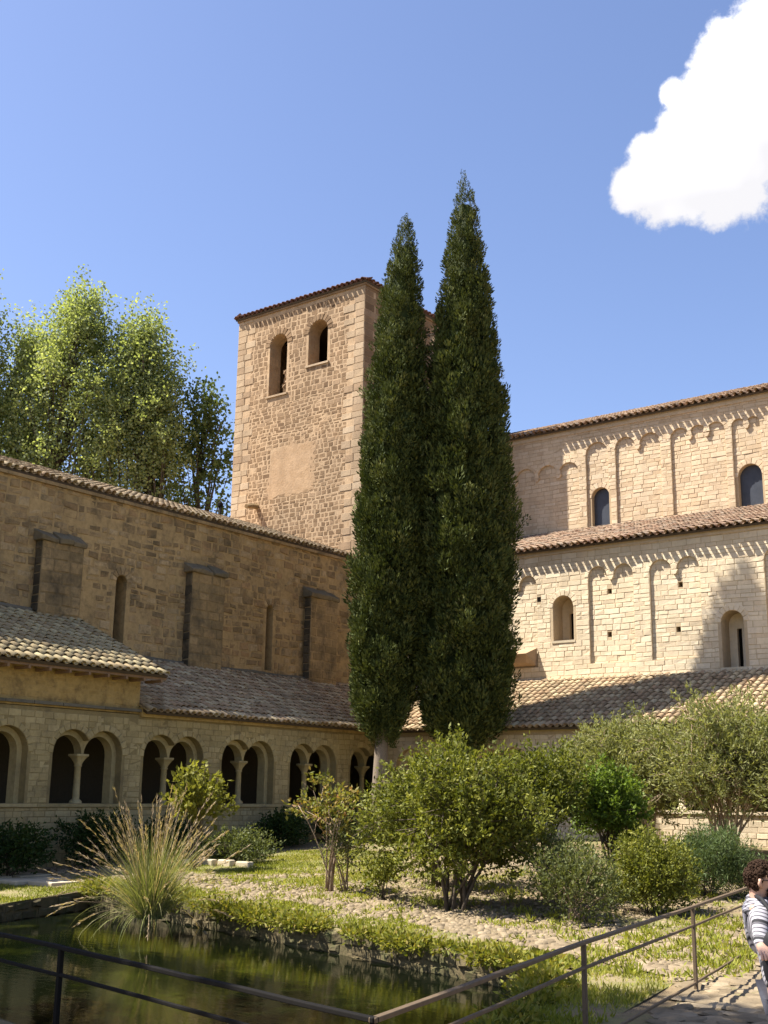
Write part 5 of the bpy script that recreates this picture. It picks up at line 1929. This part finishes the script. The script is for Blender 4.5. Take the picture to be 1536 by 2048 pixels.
sv_ = [(.16, 0, .88), (.14, 0, 1.08), (.09, 0, 1.25), (.03, 0, 1.37), (-.005, .15, 1.38), (-.03, .205, 1.22), (-.05, .265, 1.195), (.03, -.17, 1.385), (.06, -.235, 1.15), (.22, -.205, 1.065)]
skin('shirt', sv_, [(0, 1), (1, 2), (2, 3), (3, 4), (4, 5), (5, 6), (3, 7), (7, 8), (8, 9)], [.145, .125, .127, .12, .07, .058, .046, .07, .058, .046], M['striped_cloth'], man)
skin('trousers', [(.16, 0, .95), (.16, .09, .86), (.17, .10, .48), (.14, .10, .1), (.16, -.09, .86), (.19, -.10, .48), (.20, -.10, .1)],
     [(0, 1), (1, 2), (2, 3), (0, 4), (4, 5), (5, 6)], [.13, .105, .08, .065, .105, .08, .065], M['trouser_cloth'], man)
# scarf: a thick band wound round the neck and falling over the shoulder
tb = Tubes()
for k in range(3):
    pts = [L3(.03 + (.062 + .012 * k) * math.cos(a), (.075 + .014 * k) * math.sin(a), 1.455 - .03 * k + .015 * math.cos(a + 1)) for a in [2 * PI * i / 14 for i in range(15)]]
    tb.add(pts, [.024] * 15, 8)
tb.add([L3(-.01, .08, 1.42), L3(.03, .17, 1.38), L3(.08, .22, 1.29), L3(.13, .21, 1.16)], [.03, .034, .034, .028], 8)
tb.build('scarf', M['striped_cloth'], man)
# curls of hair, and the beard
tb = Tubes()
for k in range(1100):
    cz = random.uniform(-.95, 1.0)
    a = random.uniform(0, 2 * PI)
    s = math.sqrt(1 - cz * cz)
    f, r, u_ = .05 + s * math.cos(a) * .078, s * math.sin(a) * .088, 1.59 + cz * .08
    if cz < -.3 and f > .02:
        continue
    if f > .085 and u_ < 1.635:
        continue
    if abs(r) > .055 and f > .025 and u_ < 1.605:
        continue
    p = L3(f, r, u_)
    n = (p - L3(.04, 0, 1.575)).normalized()
    t1 = n.orthogonal().normalized(); t2 = n.cross(t1)
    rr, ph = random.uniform(.007, .016), random.uniform(0, 6)
    lift_ = random.uniform(0, .022)
    tb.add([p + n * (lift_ + .012 * i / 5) + (t1 * math.cos(ph + i * 1.1) + t2 * math.sin(ph + i * 1.1)) * rr for i in range(6)], [.0042] * 5 + [.002], 4)
tb.build('hair', M['hair_brown'], man)
tb = Tubes()
for k in range(260):
    a = random.uniform(-1.35, 1.35)
    u_ = random.uniform(1.47, 1.53)
    f, r = .045 + .088 * math.cos(a), .082 * math.sin(a)
    if u_ > 1.51 and abs(a) < .35:
        continue
    p = L3(f, r, u_)
    n = (p - L3(.03, 0, 1.535)).normalized()
    tb.add([p - n * .01, p + n * .012 + Vector((0, 0, -.01))], [.006, .002], 4)
tb.build('beard', M['hair_brown'], man)
tb = Tubes()
for s in (-1, 1):
    pts = [L3(.148, s * .034 + .024 * math.cos(a), 1.570 + .018 * math.sin(a)) for a in [2 * PI * i / 12 for i in range(13)]]
    tb.add(pts, [.0028] * 13, 5)
    tb.add([L3(.146, s * .058, 1.573), L3(.09, s * .088, 1.577), L3(.03, s * .096, 1.575)], [.0026] * 3, 5)
    # ear
    tb2 = Tubes()
    tb2.add([L3(.02, s * .09, 1.535), L3(.008, s * .102, 1.555), L3(.012, s * .104, 1.580), L3(.028, s * .094, 1.585)], [.011, .013, .012, .008], 6)
    tb2.build('ear', M['skin_tone'], man)
    e = Tubes(); e.add([L3(.118, s * .034, 1.570), L3(.131, s * .034, 1.570)], [.014, .006], 8); e.build('eye', M['black_cloth'], man)
tb.add([L3(.15, -.012, 1.572), L3(.153, 0, 1.575), L3(.15, .012, 1.572)], [.0026] * 3, 5)
tb.build('glasses', M['black_cloth'], man)
for s, f in ((1, .0), (-1, .06)):
    V, F = tube_vf([L3(.09 + f, s * .1, .05), L3(.16 + f, s * .1, .055), L3(.26 + f, s * .1, .045), L3(.35 + f, s * .1, .035)], [.038, .05, .045, .028], 9)
    mobj('shoe', V, F, M['shoe_leather'], man, smooth=True)
# black shoulder bag resting against his hip
bag = thing('shoulder_bag', tuple(L3(.11, .27, .93)), 'black shoulder bag hanging at the man\'s side', 'bag')
V, F = [], []
nu, nv = 14, 9
for j in range(nv + 1):
    v = -PI / 2 + PI * j / nv
    for i in range(nu):
        u = 2 * PI * i / nu
        sp = lambda c, e: math.copysign(abs(c) ** e, c)
        f = .17 * sp(math.cos(v), .6) * sp(math.cos(u), .6)
        r = .06 * sp(math.cos(v), .6) * sp(math.sin(u), .8)
        V.append(tuple(L3(.115 + f, .27 + r, 1.13 + .19 * sp(math.sin(v), .7))))
for j in range(nv):
    for i in range(nu):
        F.append((j * nu + i, j * nu + (i + 1) % nu, (j + 1) * nu + (i + 1) % nu, (j + 1) * nu + i))
mobj('bag_body', V, F, M['black_cloth'], bag, smooth=True)
tb = Tubes()
tb.add([L3(.10, .28, 1.28), L3(.05, .25, 1.36), L3(.0, .15, 1.47), L3(0.0, 0, 1.48)], [.014] * 4, 5)
tb.build('strap', M['black_cloth'], bag)
